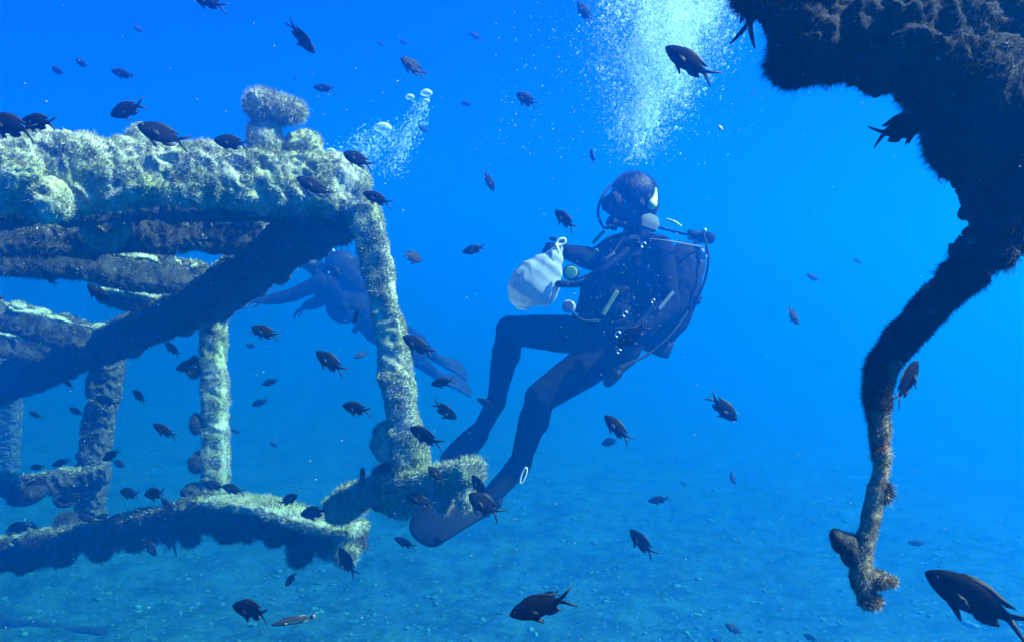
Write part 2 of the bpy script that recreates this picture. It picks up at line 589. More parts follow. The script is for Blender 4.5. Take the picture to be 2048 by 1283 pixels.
# ------------------------------------------------------------------ the water body (one closed box of even density)
hz_min, hz_max = Vector((-45, -6, -3.0)), Vector((45, 55, 4.3))
bm = bmesh.new()
bmesh.ops.create_cube(bm, size=1)
for v in bm.verts:
    v.co = Vector((hz_min[i] + (v.co[i] + 0.5) * (hz_max[i] - hz_min[i]) for i in range(3)))
me = bpy.data.meshes.new('haze'); bm.to_mesh(me); bm.free()
haze = link('haze', me)
tag(haze, kind='stuff')
m = bpy.data.materials.new('blue_sea_water'); m.use_nodes = True
n, l = m.node_tree.nodes, m.node_tree.links
n.clear()
o_ = n.new('ShaderNodeOutputMaterial'); pv = n.new('ShaderNodeVolumePrincipled')
pv.inputs['Color'].default_value = (*WATER_COLOR, 1)
pv.inputs['Density'].default_value = WATER_DENSITY
pv.inputs['Absorption Color'].default_value = (*WATER_ABSORB, 1)
pv.inputs['Anisotropy'].default_value = WATER_G
l.new(pv.outputs[0], o_.inputs['Volume'])
me.materials.append(m)
m.cycles.homogeneous_volume = True if hasattr(m.cycles, 'homogeneous_volume') else None

# ------------------------------------------------------------------ sea floor
nx, ny = 260, 260
gx = np.sign(np.linspace(-1, 1, nx)) * np.abs(np.linspace(-1, 1, nx)) ** 1.6 * 44
gy = -5 + (np.linspace(0, 1, ny) ** 1.5) * 58
GX, GY = np.meshgrid(gx, gy)
pp = np.stack([GX.ravel(), GY.ravel(), np.zeros(GX.size)], axis=1)


def floor_h(p):
    return -1.5 + 0.10 * vnoise(p, 0.45, 4) + 0.06 * vnoise(p, 1.3, 5) + 0.035 * vnoise(p, 3.7, 6) + 0.02 * vnoise(p, 8, 8)


pp[:, 2] = floor_h(pp)
idx = np.arange(nx * ny).reshape(ny, nx)
Fc = np.stack([idx[:-1, :-1], idx[:-1, 1:], idx[1:, 1:], idx[1:, :-1]], axis=-1).reshape(-1, 4)
seabed = link('seabed', mesh_np('seabed', pp, Fc, M['sand']))
tag(seabed, kind='structure')

# rubble: stones and shell bits lying on the sand
cnt = 12000
yy = 7.5 + 16 * RNG.random(cnt) ** 1.4
xx = (RNG.random(cnt) * 2 - 1) * (1.5 + yy * 0.68)
q = np.stack([xx, yy, np.zeros(cnt)], axis=1)
clu = vnoise(q, 1.1, 44) + 0.7 * vnoise(q, 3, 45)
keep = clu > -0.35
q = q[keep]; cnt = len(q)
q[:, 2] = floor_h(q)
IV, IF = ico(1)
R3 = (0.012 + 0.040 * RNG.random((cnt, 1)) ** 5) * (0.6 + 0.8 * RNG.random((cnt, 3)))
R3[:, 2] *= 0.4
jit = 1 + 0.35 * (RNG.random((cnt, len(IV), 1)) - 0.5)
VV = q[:, None, :] + IV[None] * R3[:, None, :] * jit
FF = (np.arange(cnt)[:, None, None] * len(IV) + IF[None]).reshape(-1, 3)
rub = link('rubble', mesh_np('rubble', VV.reshape(-1, 3), FF, M['stone'], smooth=False))
tag(rub, 'small stones and broken shells strewn over the sandy sea floor', 'rubble', kind='stuff')

# ------------------------------------------------------------------ wreck on the left
wreck = thing('shipwreck_frame', 'pale encrusted open metal frame of a sunken wreck on the left, with posts and rails', 'wreck', P(400, 1000, 4.6))
WL = wreck.location.copy()
bpy.context.view_layer.update()


def part(name, V, Fc, mat, parent, root_loc, smooth=True, label=None, kind=None):
    V = np.asarray(V, dtype=float) - np.array(root_loc)
    o = link(name, mesh_np(name, V, Fc, mat, smooth), parent)
    if label:
        o['label'] = label
    if kind:
        o['kind'] = kind
    return o


def beam(root, name, pts, sizes, mat='growth', label=None, n_tuft=24000, tl=0.014, tw=0.0011, seed=1, amp=0.02, tb=(0, 0, 0), **kw):
    V, Fc = sweep([P(*p) for p in pts], sizes, amp=amp, seed=seed, **kw)
    o = part(name, V, Fc, M[mat], root, root.location, label=label)
    if n_tuft:
        TV, TF = tufts(V, Fc, n_tuft, tl, tw, seed=seed + 100, bias=tb)
        part('algae_turf', TV, TF, M[mat], o, root.location, smooth=False, kind='stuff')
    if mat == 'growth_far':          # pale upper-edge turf; with the dark base it paints lit tops, shaded undersides
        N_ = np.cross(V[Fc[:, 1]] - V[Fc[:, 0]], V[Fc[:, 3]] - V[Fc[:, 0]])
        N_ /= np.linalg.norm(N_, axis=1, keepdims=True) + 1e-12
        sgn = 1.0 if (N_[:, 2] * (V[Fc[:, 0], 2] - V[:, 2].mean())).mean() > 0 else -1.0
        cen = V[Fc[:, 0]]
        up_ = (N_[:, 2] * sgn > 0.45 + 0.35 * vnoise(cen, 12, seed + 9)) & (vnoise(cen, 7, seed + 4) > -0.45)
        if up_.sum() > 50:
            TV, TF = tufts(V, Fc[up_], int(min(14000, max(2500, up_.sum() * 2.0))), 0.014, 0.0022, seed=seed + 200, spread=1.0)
            part('lit_top_turf', TV, TF, M['growth'], o, root.location, smooth=False, kind='stuff')
    return o, V, Fc


def clump(parent, root, name, pt, radii, seed, mat='growth', amp=0.014, n_tuft=2500, tl=0.012, tw=0.0010, rot=0.0, sub=5, label=None):
    V, Fc = lump(P(*pt), radii, seed, amp, sub, rot)
    Ts = [(V, Fc)]
    if n_tuft:
        TV, TF = tufts(V, Fc, n_tuft, tl, tw, seed=seed)
        Ts.append((TV, TF))
    V2, F2 = join_np(Ts)
    return part(name, V2, F2, M[mat], parent, root.location, label=label)


# long near beam across the upper left
top, tV, tF = beam(wreck, 'top_beam', [(-220, 345, 2.75), (60, 345, 2.85), (330, 350, 3.0), (560, 362, 3.12), (655, 368, 3.18), (715, 385, 3.22)],
                   [(0.12, 0.112), (0.12, 0.105), (0.11, 0.082), (0.11, 0.080), (0.11, 0.080), (0.080, 0.062)],
                   seed=3, n_tuft=150000, tl=0.012, amp=0.034, crest=0.03, drip=0.03, nu=110)
for i, (x, y, d, r, s) in enumerate([(530, 285, 3.12, (0.055, 0.055, 0.09), 1), (545, 218, 3.12, (0.085, 0.06, 0.045), 2), (520, 205, 3.10, (0.05, 0.05, 0.04), 9), (578, 222, 3.12, (0.045, 0.04, 0.028), 12)]):
    clump(top, wreck, 'encrusted_stub', (x, y, d), r, 40 + s, n_tuft=4500, tl=0.02)
for i, (x, y, d, r) in enumerate([(605, 290, 3.15, (0.06, 0.05, 0.05)), (290, 275, 3.0, (0.05, 0.05, 0.04)), (160, 300, 2.85, (0.09, 0.07, 0.05)), (80, 290, 2.85, (0.05, 0.05, 0.06)),
                                  (100, 400, 2.76, (0.06, 0.05, 0.07)), (40, 340, 2.74, (0.07, 0.05, 0.06)), (712, 345, 3.16, (0.025, 0.025, 0.022)), (410, 300, 3.0, (0.06, 0.05, 0.025)), (205, 370, 2.88, (0.05, 0.04, 0.08))]):
    clump(top, wreck, 'sponge', (x, y, d), r, 60 + i, n_tuft=3000, amp=0.018)

# front post, its head and foot
p1, _, _ = beam(wreck, 'post', [(690, 372, 3.2), (728, 430, 3.2), (752, 520, 3.2), (775, 640, 3.2), (800, 790, 3.2), (825, 945, 3.2)],
                [(0.058, 0.058), (0.048, 0.05), (0.044, 0.048), (0.044, 0.05), (0.046, 0.052), (0.054, 0.06)],
                seed=11, ref=(0, 1, 0), n_tuft=80000, tl=0.011, amp=0.017, label='front post, nearest and brightest, with mottled pale growth')
clump(p1, wreck, 'sponge', (775, 885, 3.2), (0.045, 0.05, 0.065), 91, n_tuft=3000)
clump(p1, wreck, 'sponge', (770, 880, 3.26), (0.04, 0.05, 0.06), 92, mat='growth_far', n_tuft=2500)

# dark diagonal side beam going back to the far left
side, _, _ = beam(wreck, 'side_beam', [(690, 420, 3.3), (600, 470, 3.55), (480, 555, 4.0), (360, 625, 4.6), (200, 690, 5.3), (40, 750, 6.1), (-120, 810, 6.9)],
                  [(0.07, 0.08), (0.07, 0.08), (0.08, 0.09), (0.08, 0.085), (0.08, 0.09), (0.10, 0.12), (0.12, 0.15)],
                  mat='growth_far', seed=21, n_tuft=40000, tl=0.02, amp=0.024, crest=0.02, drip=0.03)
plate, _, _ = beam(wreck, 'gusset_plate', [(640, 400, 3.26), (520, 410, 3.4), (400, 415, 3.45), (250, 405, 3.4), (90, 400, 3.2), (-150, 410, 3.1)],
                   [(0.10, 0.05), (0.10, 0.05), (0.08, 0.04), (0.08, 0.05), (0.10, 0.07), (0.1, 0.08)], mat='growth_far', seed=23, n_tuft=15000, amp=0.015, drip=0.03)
# cross rails
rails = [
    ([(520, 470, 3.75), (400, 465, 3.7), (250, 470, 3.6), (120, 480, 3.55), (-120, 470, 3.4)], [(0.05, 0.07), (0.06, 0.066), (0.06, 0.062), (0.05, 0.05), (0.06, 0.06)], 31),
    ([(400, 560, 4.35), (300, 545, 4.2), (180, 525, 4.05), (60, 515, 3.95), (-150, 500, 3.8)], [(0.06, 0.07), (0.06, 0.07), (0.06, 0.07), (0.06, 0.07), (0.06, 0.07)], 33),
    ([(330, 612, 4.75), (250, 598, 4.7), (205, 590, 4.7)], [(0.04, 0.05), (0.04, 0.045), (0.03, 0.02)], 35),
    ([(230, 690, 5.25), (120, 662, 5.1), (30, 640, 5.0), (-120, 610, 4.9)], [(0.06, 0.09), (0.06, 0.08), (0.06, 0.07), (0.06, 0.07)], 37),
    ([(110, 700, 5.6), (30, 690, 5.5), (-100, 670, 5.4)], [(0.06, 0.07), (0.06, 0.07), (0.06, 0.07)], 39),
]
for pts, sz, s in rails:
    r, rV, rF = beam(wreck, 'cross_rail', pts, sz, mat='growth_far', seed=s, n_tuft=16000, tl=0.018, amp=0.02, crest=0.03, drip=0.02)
    rr = random.Random(s)
    for k in range(4 if len(pts) > 3 else 2):       # upturned oyster rims along the top edge
        i = rr.uniform(0, len(pts) - 1.2)
        a, b_ = pts[int(i)], pts[int(i) + 1]
        t = i - int(i)
        x, y, d = [a[j] * (1 - t) + b_[j] * t for j in range(3)]
        if x < 10:
            continue
        clump(r, wreck, 'oyster', (x, y - sz[0][1] * 0.85 * F / d, d - 0.03), (rr.uniform(0.035, 0.06), 0.04, rr.uniform(0.018, 0.03)), s * 7 + k,
              mat='growth', amp=0.01, n_tuft=1200, sub=4, rot=rr.uniform(-0.4, 0.4))
    part('oyster_rim', *(lambda q: (q[0], q[1]))(sweep([P(*pts[0]) + Vector((0, -0.05, sz[0][1] * 0.9)), P(*pts[1]) + Vector((0, -0.05, sz[1][1] * 0.95)), P(*pts[2]) + Vector((0, -0.05, sz[2][1] * 0.95))],
                                                       [(0.02, 0.012)] * 3, amp=0.018, seed=s + 5, nu=36, power=2)), M['growth'], r, wreck.location)
# ring-shaped worn hole rim hanging on the rails
th = np.linspace(0, 2 * math.pi, 15)
ringpts = [(210 + 36 * math.cos(a), 452 + 32 * math.sin(a), 3.42) for a in th]
ring, _, _ = beam(wreck, 'ring', ringpts, [(0.02, 0.02)] * len(ringpts), seed=51, ref=(0, 1, 0), n_tuft=5000, amp=0.012, nu=40)

# rear posts
beam(wreck, 'post', [(425, 590, 4.45), (428, 700, 4.45), (430, 850, 4.45), (432, 1000, 4.45)],
     [(0.068, 0.07), (0.050, 0.055), (0.051, 0.055), (0.053, 0.058)], mat='growth', seed=61, ref=(0, 1, 0), n_tuft=30000, amp=0.016,
     label='middle post with dark sponges along its left side')
pc = bpy.context.scene.objects[-1] if False else None
p2 = [o for o in wreck.children if o.name.startswith('post')][-1]
for k, (x, y, r) in enumerate([(470, 598, (0.05, 0.05, 0.035)), (393, 850, (0.03, 0.04, 0.05)), (395, 925, (0.035, 0.04, 0.05)), (390, 985, (0.06, 0.05, 0.045)), (388, 735, (0.03, 0.03, 0.05)), (400, 630, (0.06, 0.05, 0.03))]):
    clump(p2, wreck, 'sponge', (x, y, 4.42), r, 120 + k, mat='growth_far', n_tuft=2000)
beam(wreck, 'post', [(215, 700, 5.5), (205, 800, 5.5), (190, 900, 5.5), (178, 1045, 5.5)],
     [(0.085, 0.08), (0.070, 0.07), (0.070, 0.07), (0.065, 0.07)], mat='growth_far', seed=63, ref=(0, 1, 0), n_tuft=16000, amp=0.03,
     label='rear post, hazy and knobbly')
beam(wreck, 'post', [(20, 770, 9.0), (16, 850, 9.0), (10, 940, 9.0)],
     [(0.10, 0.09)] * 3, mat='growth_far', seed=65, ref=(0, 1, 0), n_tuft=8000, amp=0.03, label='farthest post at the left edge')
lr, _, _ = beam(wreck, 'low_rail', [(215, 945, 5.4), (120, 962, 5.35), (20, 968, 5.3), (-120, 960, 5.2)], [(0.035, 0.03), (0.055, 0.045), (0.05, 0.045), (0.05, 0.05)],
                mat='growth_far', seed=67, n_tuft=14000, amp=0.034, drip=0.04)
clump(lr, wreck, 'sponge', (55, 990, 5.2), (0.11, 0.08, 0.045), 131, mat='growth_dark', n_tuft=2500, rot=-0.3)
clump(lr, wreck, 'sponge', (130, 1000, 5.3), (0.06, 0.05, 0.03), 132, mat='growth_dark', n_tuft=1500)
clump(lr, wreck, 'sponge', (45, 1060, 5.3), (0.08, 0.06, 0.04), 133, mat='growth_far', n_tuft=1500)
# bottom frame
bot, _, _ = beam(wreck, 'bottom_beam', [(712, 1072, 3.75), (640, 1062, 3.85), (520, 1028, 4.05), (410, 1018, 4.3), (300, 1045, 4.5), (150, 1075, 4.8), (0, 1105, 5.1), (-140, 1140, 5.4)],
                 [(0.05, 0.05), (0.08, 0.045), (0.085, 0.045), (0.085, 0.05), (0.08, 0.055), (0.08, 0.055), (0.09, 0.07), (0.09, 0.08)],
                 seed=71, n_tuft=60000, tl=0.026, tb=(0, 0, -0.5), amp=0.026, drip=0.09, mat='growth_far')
ridge, _, _ = beam(wreck, 'bottom_beam', [(715, 1056, 3.72), (640, 1044, 3.8), (520, 1010, 4.0), (420, 1002, 4.25)], [(0.07, 0.02), (0.08, 0.022), (0.08, 0.022), (0.06, 0.02)],
                   seed=73, n_tuft=22000, amp=0.014, label='pale upper flange of the bottom beam')
for k, (x, y, d, r) in enumerate([(602, 1105, 3.85, (0.045, 0.04, 0.055)), (690, 1100, 3.72, (0.05, 0.04, 0.075)), (655, 1088, 3.75, (0.03, 0.04, 0.045)), (548, 1072, 3.9, (0.04, 0.04, 0.04)), (455, 1062, 4.2, (0.05, 0.04, 0.045)),
                                  (380, 1075, 4.3, (0.04, 0.04, 0.03)), (268, 1085, 4.6, (0.04, 0.04, 0.04)), (200, 1100, 4.7, (0.06, 0.05, 0.04)), (130, 1110, 4.8, (0.05, 0.05, 0.05)), (130, 1040, 5.2, (0.05, 0.05, 0.04)), (60, 1120, 4.9, (0.08, 0.05, 0.035))]):
    clump(bot, wreck, 'hanging_sponge', (x, y, d), r, 140 + k, mat='growth' if k == 1 else 'growth_far', n_tuft=3000, tl=0.025)
# bracket at the foot of the front post
br, _, _ = beam(wreck, 'foot_bracket', [(945, 938, 3.0), (880, 955, 3.1), (800, 975, 3.2), (730, 985, 3.35), (672, 1015, 3.5)], [(0.05, 0.032), (0.055, 0.036), (0.055, 0.045), (0.05, 0.04), (0.045, 0.04)],
                seed=81, n_tuft=26000, tl=0.018, amp=0.014, drip=0.03)
for k, (x, y, d, r) in enumerate([(930, 975, 3.02, (0.028, 0.035, 0.07)), (885, 990, 3.1, (0.03, 0.03, 0.05)), (800, 1005, 3.15, (0.05, 0.035, 0.05)), (765, 995, 3.3, (0.05, 0.04, 0.05)), (690, 1020, 3.48, (0.03, 0.03, 0.035)), (780, 950, 3.3, (0.05, 0.05, 0.05)), (720, 985, 3.4, (0.05, 0.04, 0.035)), (700, 985, 3.45, (0.035, 0.03, 0.02))]):
    clump(br, wreck, 'hanging_sponge', (x, y, d), r, 160 + k, mat='growth' if k in (0, 1, 2) else 'growth_far', n_tuft=3500, tl=0.018)

# ------------------------------------------------------------------ overhanging wreck mass and hanging bar, upper right
over = thing('wreck_overhang', 'dark hairy overhanging hull edge in the upper right corner with a bent bar hanging down', 'wreck', P(1950, 150, 0.9))
D0 = 0.90
DB = 0.905
K_ = D0 / 1.35           # growth size goes with the distance
S = D0 / F
blobs = [(1605, 30, 68, 0), (1625, 85, 66, 0.0), (1600, 105, 52, 0.0), (1650, 70, 90, 0.02), (1740, 10, 130, 0.05), (1700, 60, 80, 0), (1780, 70, 105, 0.0), (1866, 72, 122, 0.02), (1872, 138, 85, 0), (1952, 180, 112, 0),
         (1950, 245, 70, 0.0), (2010, 260, 140, 0), (2010, 340, 90, 0), (2080, 370, 100, 0), (2080, 150, 230, 0.08), (1900, -80, 220, 0.08), (2180, 320, 180, 0.06), (2020, 425, 58, 0), (1992, 350, 60, 0), (2000, 465, 42, 0), (1990, 400, 45, 0.01), (1968, 505, 33, 0), (2030, 470, 38, 0.01), (1930, 548, 27, 0), (1700, -80, 160, 0.05), (2150, -60, 260, 0.1)]
parts_ = []
for (x, y, r, dd) in [q for q in blobs if q[0] < 2120]:
    parts_.append(ellipsoid(P(x, y, D0 + dd), (r * S, max(r * S * 1.0, 0.05), r * S)))
V, Fc, N = fuse(parts_, 0.004, 4)
V = V + N * K_ * (encrust(V / K_, 205, 0.018)[:, None] + 0.008 * vnoise(V, 90, 9)[:, None] + 0.005 * vnoise(V, 220, 19)[:, None] - 0.006)
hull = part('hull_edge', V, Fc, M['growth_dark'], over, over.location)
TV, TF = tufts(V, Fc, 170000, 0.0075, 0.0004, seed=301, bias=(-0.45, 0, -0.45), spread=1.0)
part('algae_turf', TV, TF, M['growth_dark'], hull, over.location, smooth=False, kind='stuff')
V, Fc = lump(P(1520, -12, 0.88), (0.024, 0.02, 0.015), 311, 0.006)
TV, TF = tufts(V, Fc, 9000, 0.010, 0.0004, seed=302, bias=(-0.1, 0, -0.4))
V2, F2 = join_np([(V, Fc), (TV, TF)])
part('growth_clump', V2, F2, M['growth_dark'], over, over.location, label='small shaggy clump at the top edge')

bar_pts = [(2060, 400, DB), (1995, 480, DB), (1945, 535, DB), (1885, 590, DB), (1815, 665, DB), (1770, 730, DB), (1757, 800, DB), (1757, 860, DB), (1762, 930, DB), (1750, 1000, DB), (1735, 1060, DB), (1724, 1110, DB), (1722, 1160, DB), (1735, 1200, DB)]
bar_w = [62, 56, 50, 46, 42, 36, 29, 25, 24, 24, 25, 26, 27, 20]
V, Fc = sweep([P(*p) for p in bar_pts], [(w * S * 0.60, w * S * 0.60) for w in bar_w], amp=0.0042, seed=401, nu=64, power=2.2, step=0.003, ref=(0, 1, 0))
bar = part('hanging_bar', V, Fc, M['growth_bar'], over, over.location)
TV, TF = tufts(V, Fc, 80000, 0.0045, 0.00035, seed=402, bias=(0.1, 0, -0.1))
part('algae_turf', TV, TF, M['growth_bar'], bar, over.location, smooth=False, kind='stuff')
up_pts = [tuple(q) for q in bar_pts[2:8]]  # dark sleeve: shade on the upper bar put into the turf colour
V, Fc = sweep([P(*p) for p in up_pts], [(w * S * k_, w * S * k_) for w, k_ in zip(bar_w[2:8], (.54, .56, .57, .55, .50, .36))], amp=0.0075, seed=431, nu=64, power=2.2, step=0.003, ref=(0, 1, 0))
upb = part('shaded_turf_sleeve', V, Fc, M['growth_dark'], bar, over.location, label='shaggy upper stretch of the bar, darkened with painted shade')
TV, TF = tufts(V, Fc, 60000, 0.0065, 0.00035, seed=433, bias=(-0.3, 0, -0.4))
part('shaded_turf_strands', TV, TF, M['growth_dark'], bar, over.location, smooth=False, kind='stuff')
kn = fuse([ellipsoid(P(1690, 1085, DB), (0.0147, 0.013, 0.012)), ellipsoid(P(1705, 1108, DB), (0.012, 0.012, 0.0133)), ellipsoid(P(1674, 1072, DB), (0.0087, 0.009, 0.008))], 0.002, 4)
V = kn[0] + kn[2] * encrust(kn[0], 77, 0.002)[:, None]
TV, TF = tufts(V, kn[1], 5000, 0.0035, 0.0004, seed=7)
Fk = np.vstack([kn[1][:, [0, 1, 2]], kn[1][:, [0, 2, 3]]])
V2, F2 = join_np([(V, Fk), (TV, TF)])
part('knob', V2, F2, M['growth_far'], bar, over.location)
for k, (x, y, rx, rz, s) in enumerate([(1755, 1160, 0.018, 0.012, 1), (1778, 1162, 0.011, 0.006, 2), (1740, 1200, 0.016, 0.012, 3), (1742, 775, 0.008, 0.016, 4), (1764, 905, 0.008, 0.022, 5), (1872, 582, 0.022, 0.012, 6), (1768, 985, 0.007, 0.014, 7)]):
    V, Fc = lump(P(x, y, DB), (rx * K_, 0.008, rz * K_), 500 + s, 0.003, 4)
    TV, TF = tufts(V, Fc, 1800, 0.006, 0.0004, seed=s)
    V2, F2 = join_np([(V, Fc), (TV, TF)])
    part('algae_tuft', V2, F2, M['growth_bar'], bar, over.location)

# buried piece of wreckage on the sand, lower left
deb = thing('sunken_pipe', 'long dark pipe half buried in the sand at the bottom left', 'pipe', P(60, 1215, 9.3))
V, Fc = sweep([P(-160, 1190, 9.5), P(0, 1203, 9.4), P(130, 1215, 9.3), P(215, 1222, 9.2)], [(0.06, 0.06)] * 4, amp=0.012, seed=601, nu=40, power=2, step=0.02)
V[:, 2] = V[:, 2] - V[:, 2].mean() + floor_h(V) + 0.0
part('pipe', V, Fc, M['growth_dark'], deb, deb.location)
0 and part('flange', *sweep([P(205, 1224, 9.2), P(212, 1225, 9.2)], [(0.075, 0.075)] * 2, amp=0.008, seed=603, nu=40, power=2, step=0.02), M['growth_dark'], deb, deb.location)

# ------------------------------------------------------------------ fish
FB = [(.500, .004, -.004, .003), (.485, .030, -.024, .016), (.455, .060, -.050, .032), (.40, .098, -.088, .050), (.32, .134, -.126, .064), (.22, .158, -.156, .072),
      (.10, .160, -.160, .070), (-.02, .138, -.138, .058), (-.12, .098, -.100, .040), (-.19, .062, -.064, .024), (-.25, .042, -.044, .014), (-.29, .040, -.042, .006)]


def body_loft(prof, nu=16, sub=3, zc=0.0):
    P_ = np.array(prof)
    xs = np.arange(len(P_)); t = np.linspace(0, len(P_) - 1, (len(P_) - 1) * sub + 1)
    Q = np.stack([np.interp(t, xs, P_[:, k]) for k in range(4)], axis=1)
    # soften the polyline
    for _ in range(2):
        Q[1:-1] = 0.25 * Q[:-2] + 0.5 * Q[1:-1] + 0.25 * Q[2:]
    th = np.linspace(0, 2 * math.pi, nu, endpoint=False)
    V = []
    for x, zt, zb, w in Q:
        c, r = (zt + zb) / 2, (zt - zb) / 2
        for a in th:
            V.append((x, w * math.sin(a) * (1 - 0.15 * math.cos(a)), c + r * math.cos(a)))
    m = len(Q)
    idx = np.arange(m * nu).reshape(m, nu)
    A = idx[:-1]; B = np.roll(A, -1, 1); D = idx[1:]; C = np.roll(D, -1, 1)
    Fc = np.stack([A, D, C, B], axis=-1).reshape(-1, 4)
    e = []
    for ring in (idx[0], idx[-1][::-1]):
        for j in range(1, nu // 2):
            e.append([ring[j - 1 if j > 1 else 0], ring[j], ring[nu - 1 - j], ring[nu - j if j > 1 else nu - 1]])
    return np.array(V, dtype=float), np.vstack([Fc, np.array(e)])


def fin_plate(poly, th=0.005, y=0.0, tilt=None):
    """thin finned plate from an outline in the x-z plane, thicker at its middle"""
    n = len(poly)
    cx = sum(p[0] for p in poly) / n; cz = sum(p[1] for p in poly) / n
    V = [(cx, y + th, cz), (cx, y - th, cz)] + [(p[0], y, p[1]) for p in poly]
    Fc = []
    for i in range(n):
        j = (i + 1) % n
        Fc.append((0, 2 + i, 2 + j)); Fc.append((1, 2 + j, 2 + i))
    V = np.array(V, dtype=float)
    if tilt is not None:
        ax, ang, org = tilt
        R_ = np.array(Matrix.Rotation(ang, 3, ax)); V = (V - org) @ R_.T + org
    return V, np.array(Fc)


FINS = {
    'tail_upper': [(-.26, .040), (-.31, .060), (-.40, .105), (-.49, .150), (-.505, .140), (-.45, .090), (-.37, .035), (-.32, .004), (-.27, 0)],
    'tail_lower': [(-.26, -.042), (-.31, -.062), (-.40, -.108), (-.49, -.155), (-.505, -.146), (-.45, -.095), (-.37, -.038), (-.32, -.004), (-.27, 0)],
    'dorsal': [(.27, .140), (.22, .172), (.10, .192), (-.02, .178), (-.12, .150), (-.19, .125), (-.265, .110), (-.275, .095), (-.20, .070), (-.12, .090), (-.02, .130), (.1, .150)],
    'anal': [(.0, -.13), (-.05, -.165), (-.12, -.170), (-.19, -.150), (-.25, -.125), (-.245, -.105), (-.19, -.06), (-.12, -.095)],
    'pelvic': [(.22, -.15), (.16, -.185), (.06, -.245), (.04, -.235), (.10, -.16)],
    'pectoral': [(.24, -.03), (.20, .005), (.12, .0), (.055, -.045), (.06, -.085), (.13, -.095), (.21, -.065)],
}


def bend(V, b, st=1.0):
    V = V.copy()
    t = np.clip(-V[:, 0] + 0.2, 0, 1)
    V[:, 1] += b * t ** 2
    V[:, 2] *= st
    return V


def make_fish_kit(b, skin, finm, st=1.0, prefix=''):
    k = {}
    V, Fc = body_loft(FB)
    k['body'] = mesh_np('body', bend(V, b, st), Fc, skin)
    tv = [fin_plate(FINS['tail_upper']), fin_plate(FINS['tail_lower'])]
    V, Fc2 = join_np(tv); k['tail_fin'] = mesh_np('tail_fin', bend(V, b, st), Fc2, finm, False)
    V, Fc3 = fin_plate(FINS['dorsal']); k['dorsal_fin'] = mesh_np('dorsal_fin', bend(V, b, st), Fc3, finm, False)
    V, Fc4 = fin_plate(FINS['anal']); k['anal_fin'] = mesh_np('anal_fin', bend(V, b, st), Fc4, finm, False)
    V, Fc5 = join_np([fin_plate(FINS['pelvic'], y=.02, tilt=('X', .25, np.array([.2, 0, -.14]))), fin_plate(FINS['pelvic'], y=-.02, tilt=('X', -.25, np.array([.2, 0, -.14])))])
    k['pelvic_fin'] = mesh_np('pelvic_fin', bend(V, b, st), Fc5, finm, False)
    for s, nm in ((1, 'pectoral_a'), (-1, 'pectoral_b')):
        V, Fc6 = fin_plate(FINS['pectoral'], th=.003, y=s * .068, tilt=('Z', -s * .35, np.array([.24, s * .068, -.03])))
        k[nm] = mesh_np('pectoral_fin', bend(V, b, st), Fc6, finm, False)
        Ve, Fe = ico(2)
        k['eye_a' if s > 0 else 'eye_b'] = mesh_np('eye', bend(Ve * np.array([.020, .010, .020]) + np.array([.405, s * .046, .028]), b, st), Fe, M['eye'])
    # the same fish as one mesh for the far, tiny ones
    me = bpy.data.meshes.new('damselfish')
    bm = bmesh.new()
    for nm, mi in (('body', 0), ('tail_fin', 1), ('dorsal_fin', 1), ('anal_fin', 1), ('pelvic_fin', 1)):
        n0 = len(bm.faces); bm.from_mesh(k[nm]); bm.faces.ensure_lookup_table()
        for f in bm.faces[n0:]:
            f.material_index = mi
    bm.to_mesh(me); bm.free(); me.materials.append(skin); me.materials.append(finm)
    k['whole'] = me
    return k


KITS = {}
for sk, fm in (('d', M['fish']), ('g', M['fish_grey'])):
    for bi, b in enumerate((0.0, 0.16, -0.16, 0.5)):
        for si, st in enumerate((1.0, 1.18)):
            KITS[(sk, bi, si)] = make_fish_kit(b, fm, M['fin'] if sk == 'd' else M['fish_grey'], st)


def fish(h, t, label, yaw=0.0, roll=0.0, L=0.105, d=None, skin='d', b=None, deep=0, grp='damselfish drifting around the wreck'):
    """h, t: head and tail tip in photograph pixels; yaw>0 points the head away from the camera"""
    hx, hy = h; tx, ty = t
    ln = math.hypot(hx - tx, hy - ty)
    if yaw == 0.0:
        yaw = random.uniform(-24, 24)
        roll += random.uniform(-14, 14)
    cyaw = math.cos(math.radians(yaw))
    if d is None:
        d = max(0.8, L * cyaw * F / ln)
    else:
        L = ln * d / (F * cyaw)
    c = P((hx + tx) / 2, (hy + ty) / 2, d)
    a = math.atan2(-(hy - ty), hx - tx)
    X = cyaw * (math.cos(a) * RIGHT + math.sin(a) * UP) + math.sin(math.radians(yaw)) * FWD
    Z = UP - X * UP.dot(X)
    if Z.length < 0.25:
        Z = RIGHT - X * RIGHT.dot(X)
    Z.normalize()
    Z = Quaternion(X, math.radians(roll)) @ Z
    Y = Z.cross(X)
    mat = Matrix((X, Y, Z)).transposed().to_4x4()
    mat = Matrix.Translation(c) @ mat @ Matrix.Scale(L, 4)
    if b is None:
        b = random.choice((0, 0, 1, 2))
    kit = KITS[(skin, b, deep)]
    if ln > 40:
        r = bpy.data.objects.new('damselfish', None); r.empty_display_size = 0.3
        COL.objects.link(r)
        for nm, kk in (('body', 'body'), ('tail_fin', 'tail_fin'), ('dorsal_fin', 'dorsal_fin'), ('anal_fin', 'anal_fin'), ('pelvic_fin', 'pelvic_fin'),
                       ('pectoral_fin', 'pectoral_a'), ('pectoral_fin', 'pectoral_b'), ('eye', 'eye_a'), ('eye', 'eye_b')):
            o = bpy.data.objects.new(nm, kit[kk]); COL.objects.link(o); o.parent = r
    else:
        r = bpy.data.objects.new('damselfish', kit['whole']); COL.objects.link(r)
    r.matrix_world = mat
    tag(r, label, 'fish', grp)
    return r


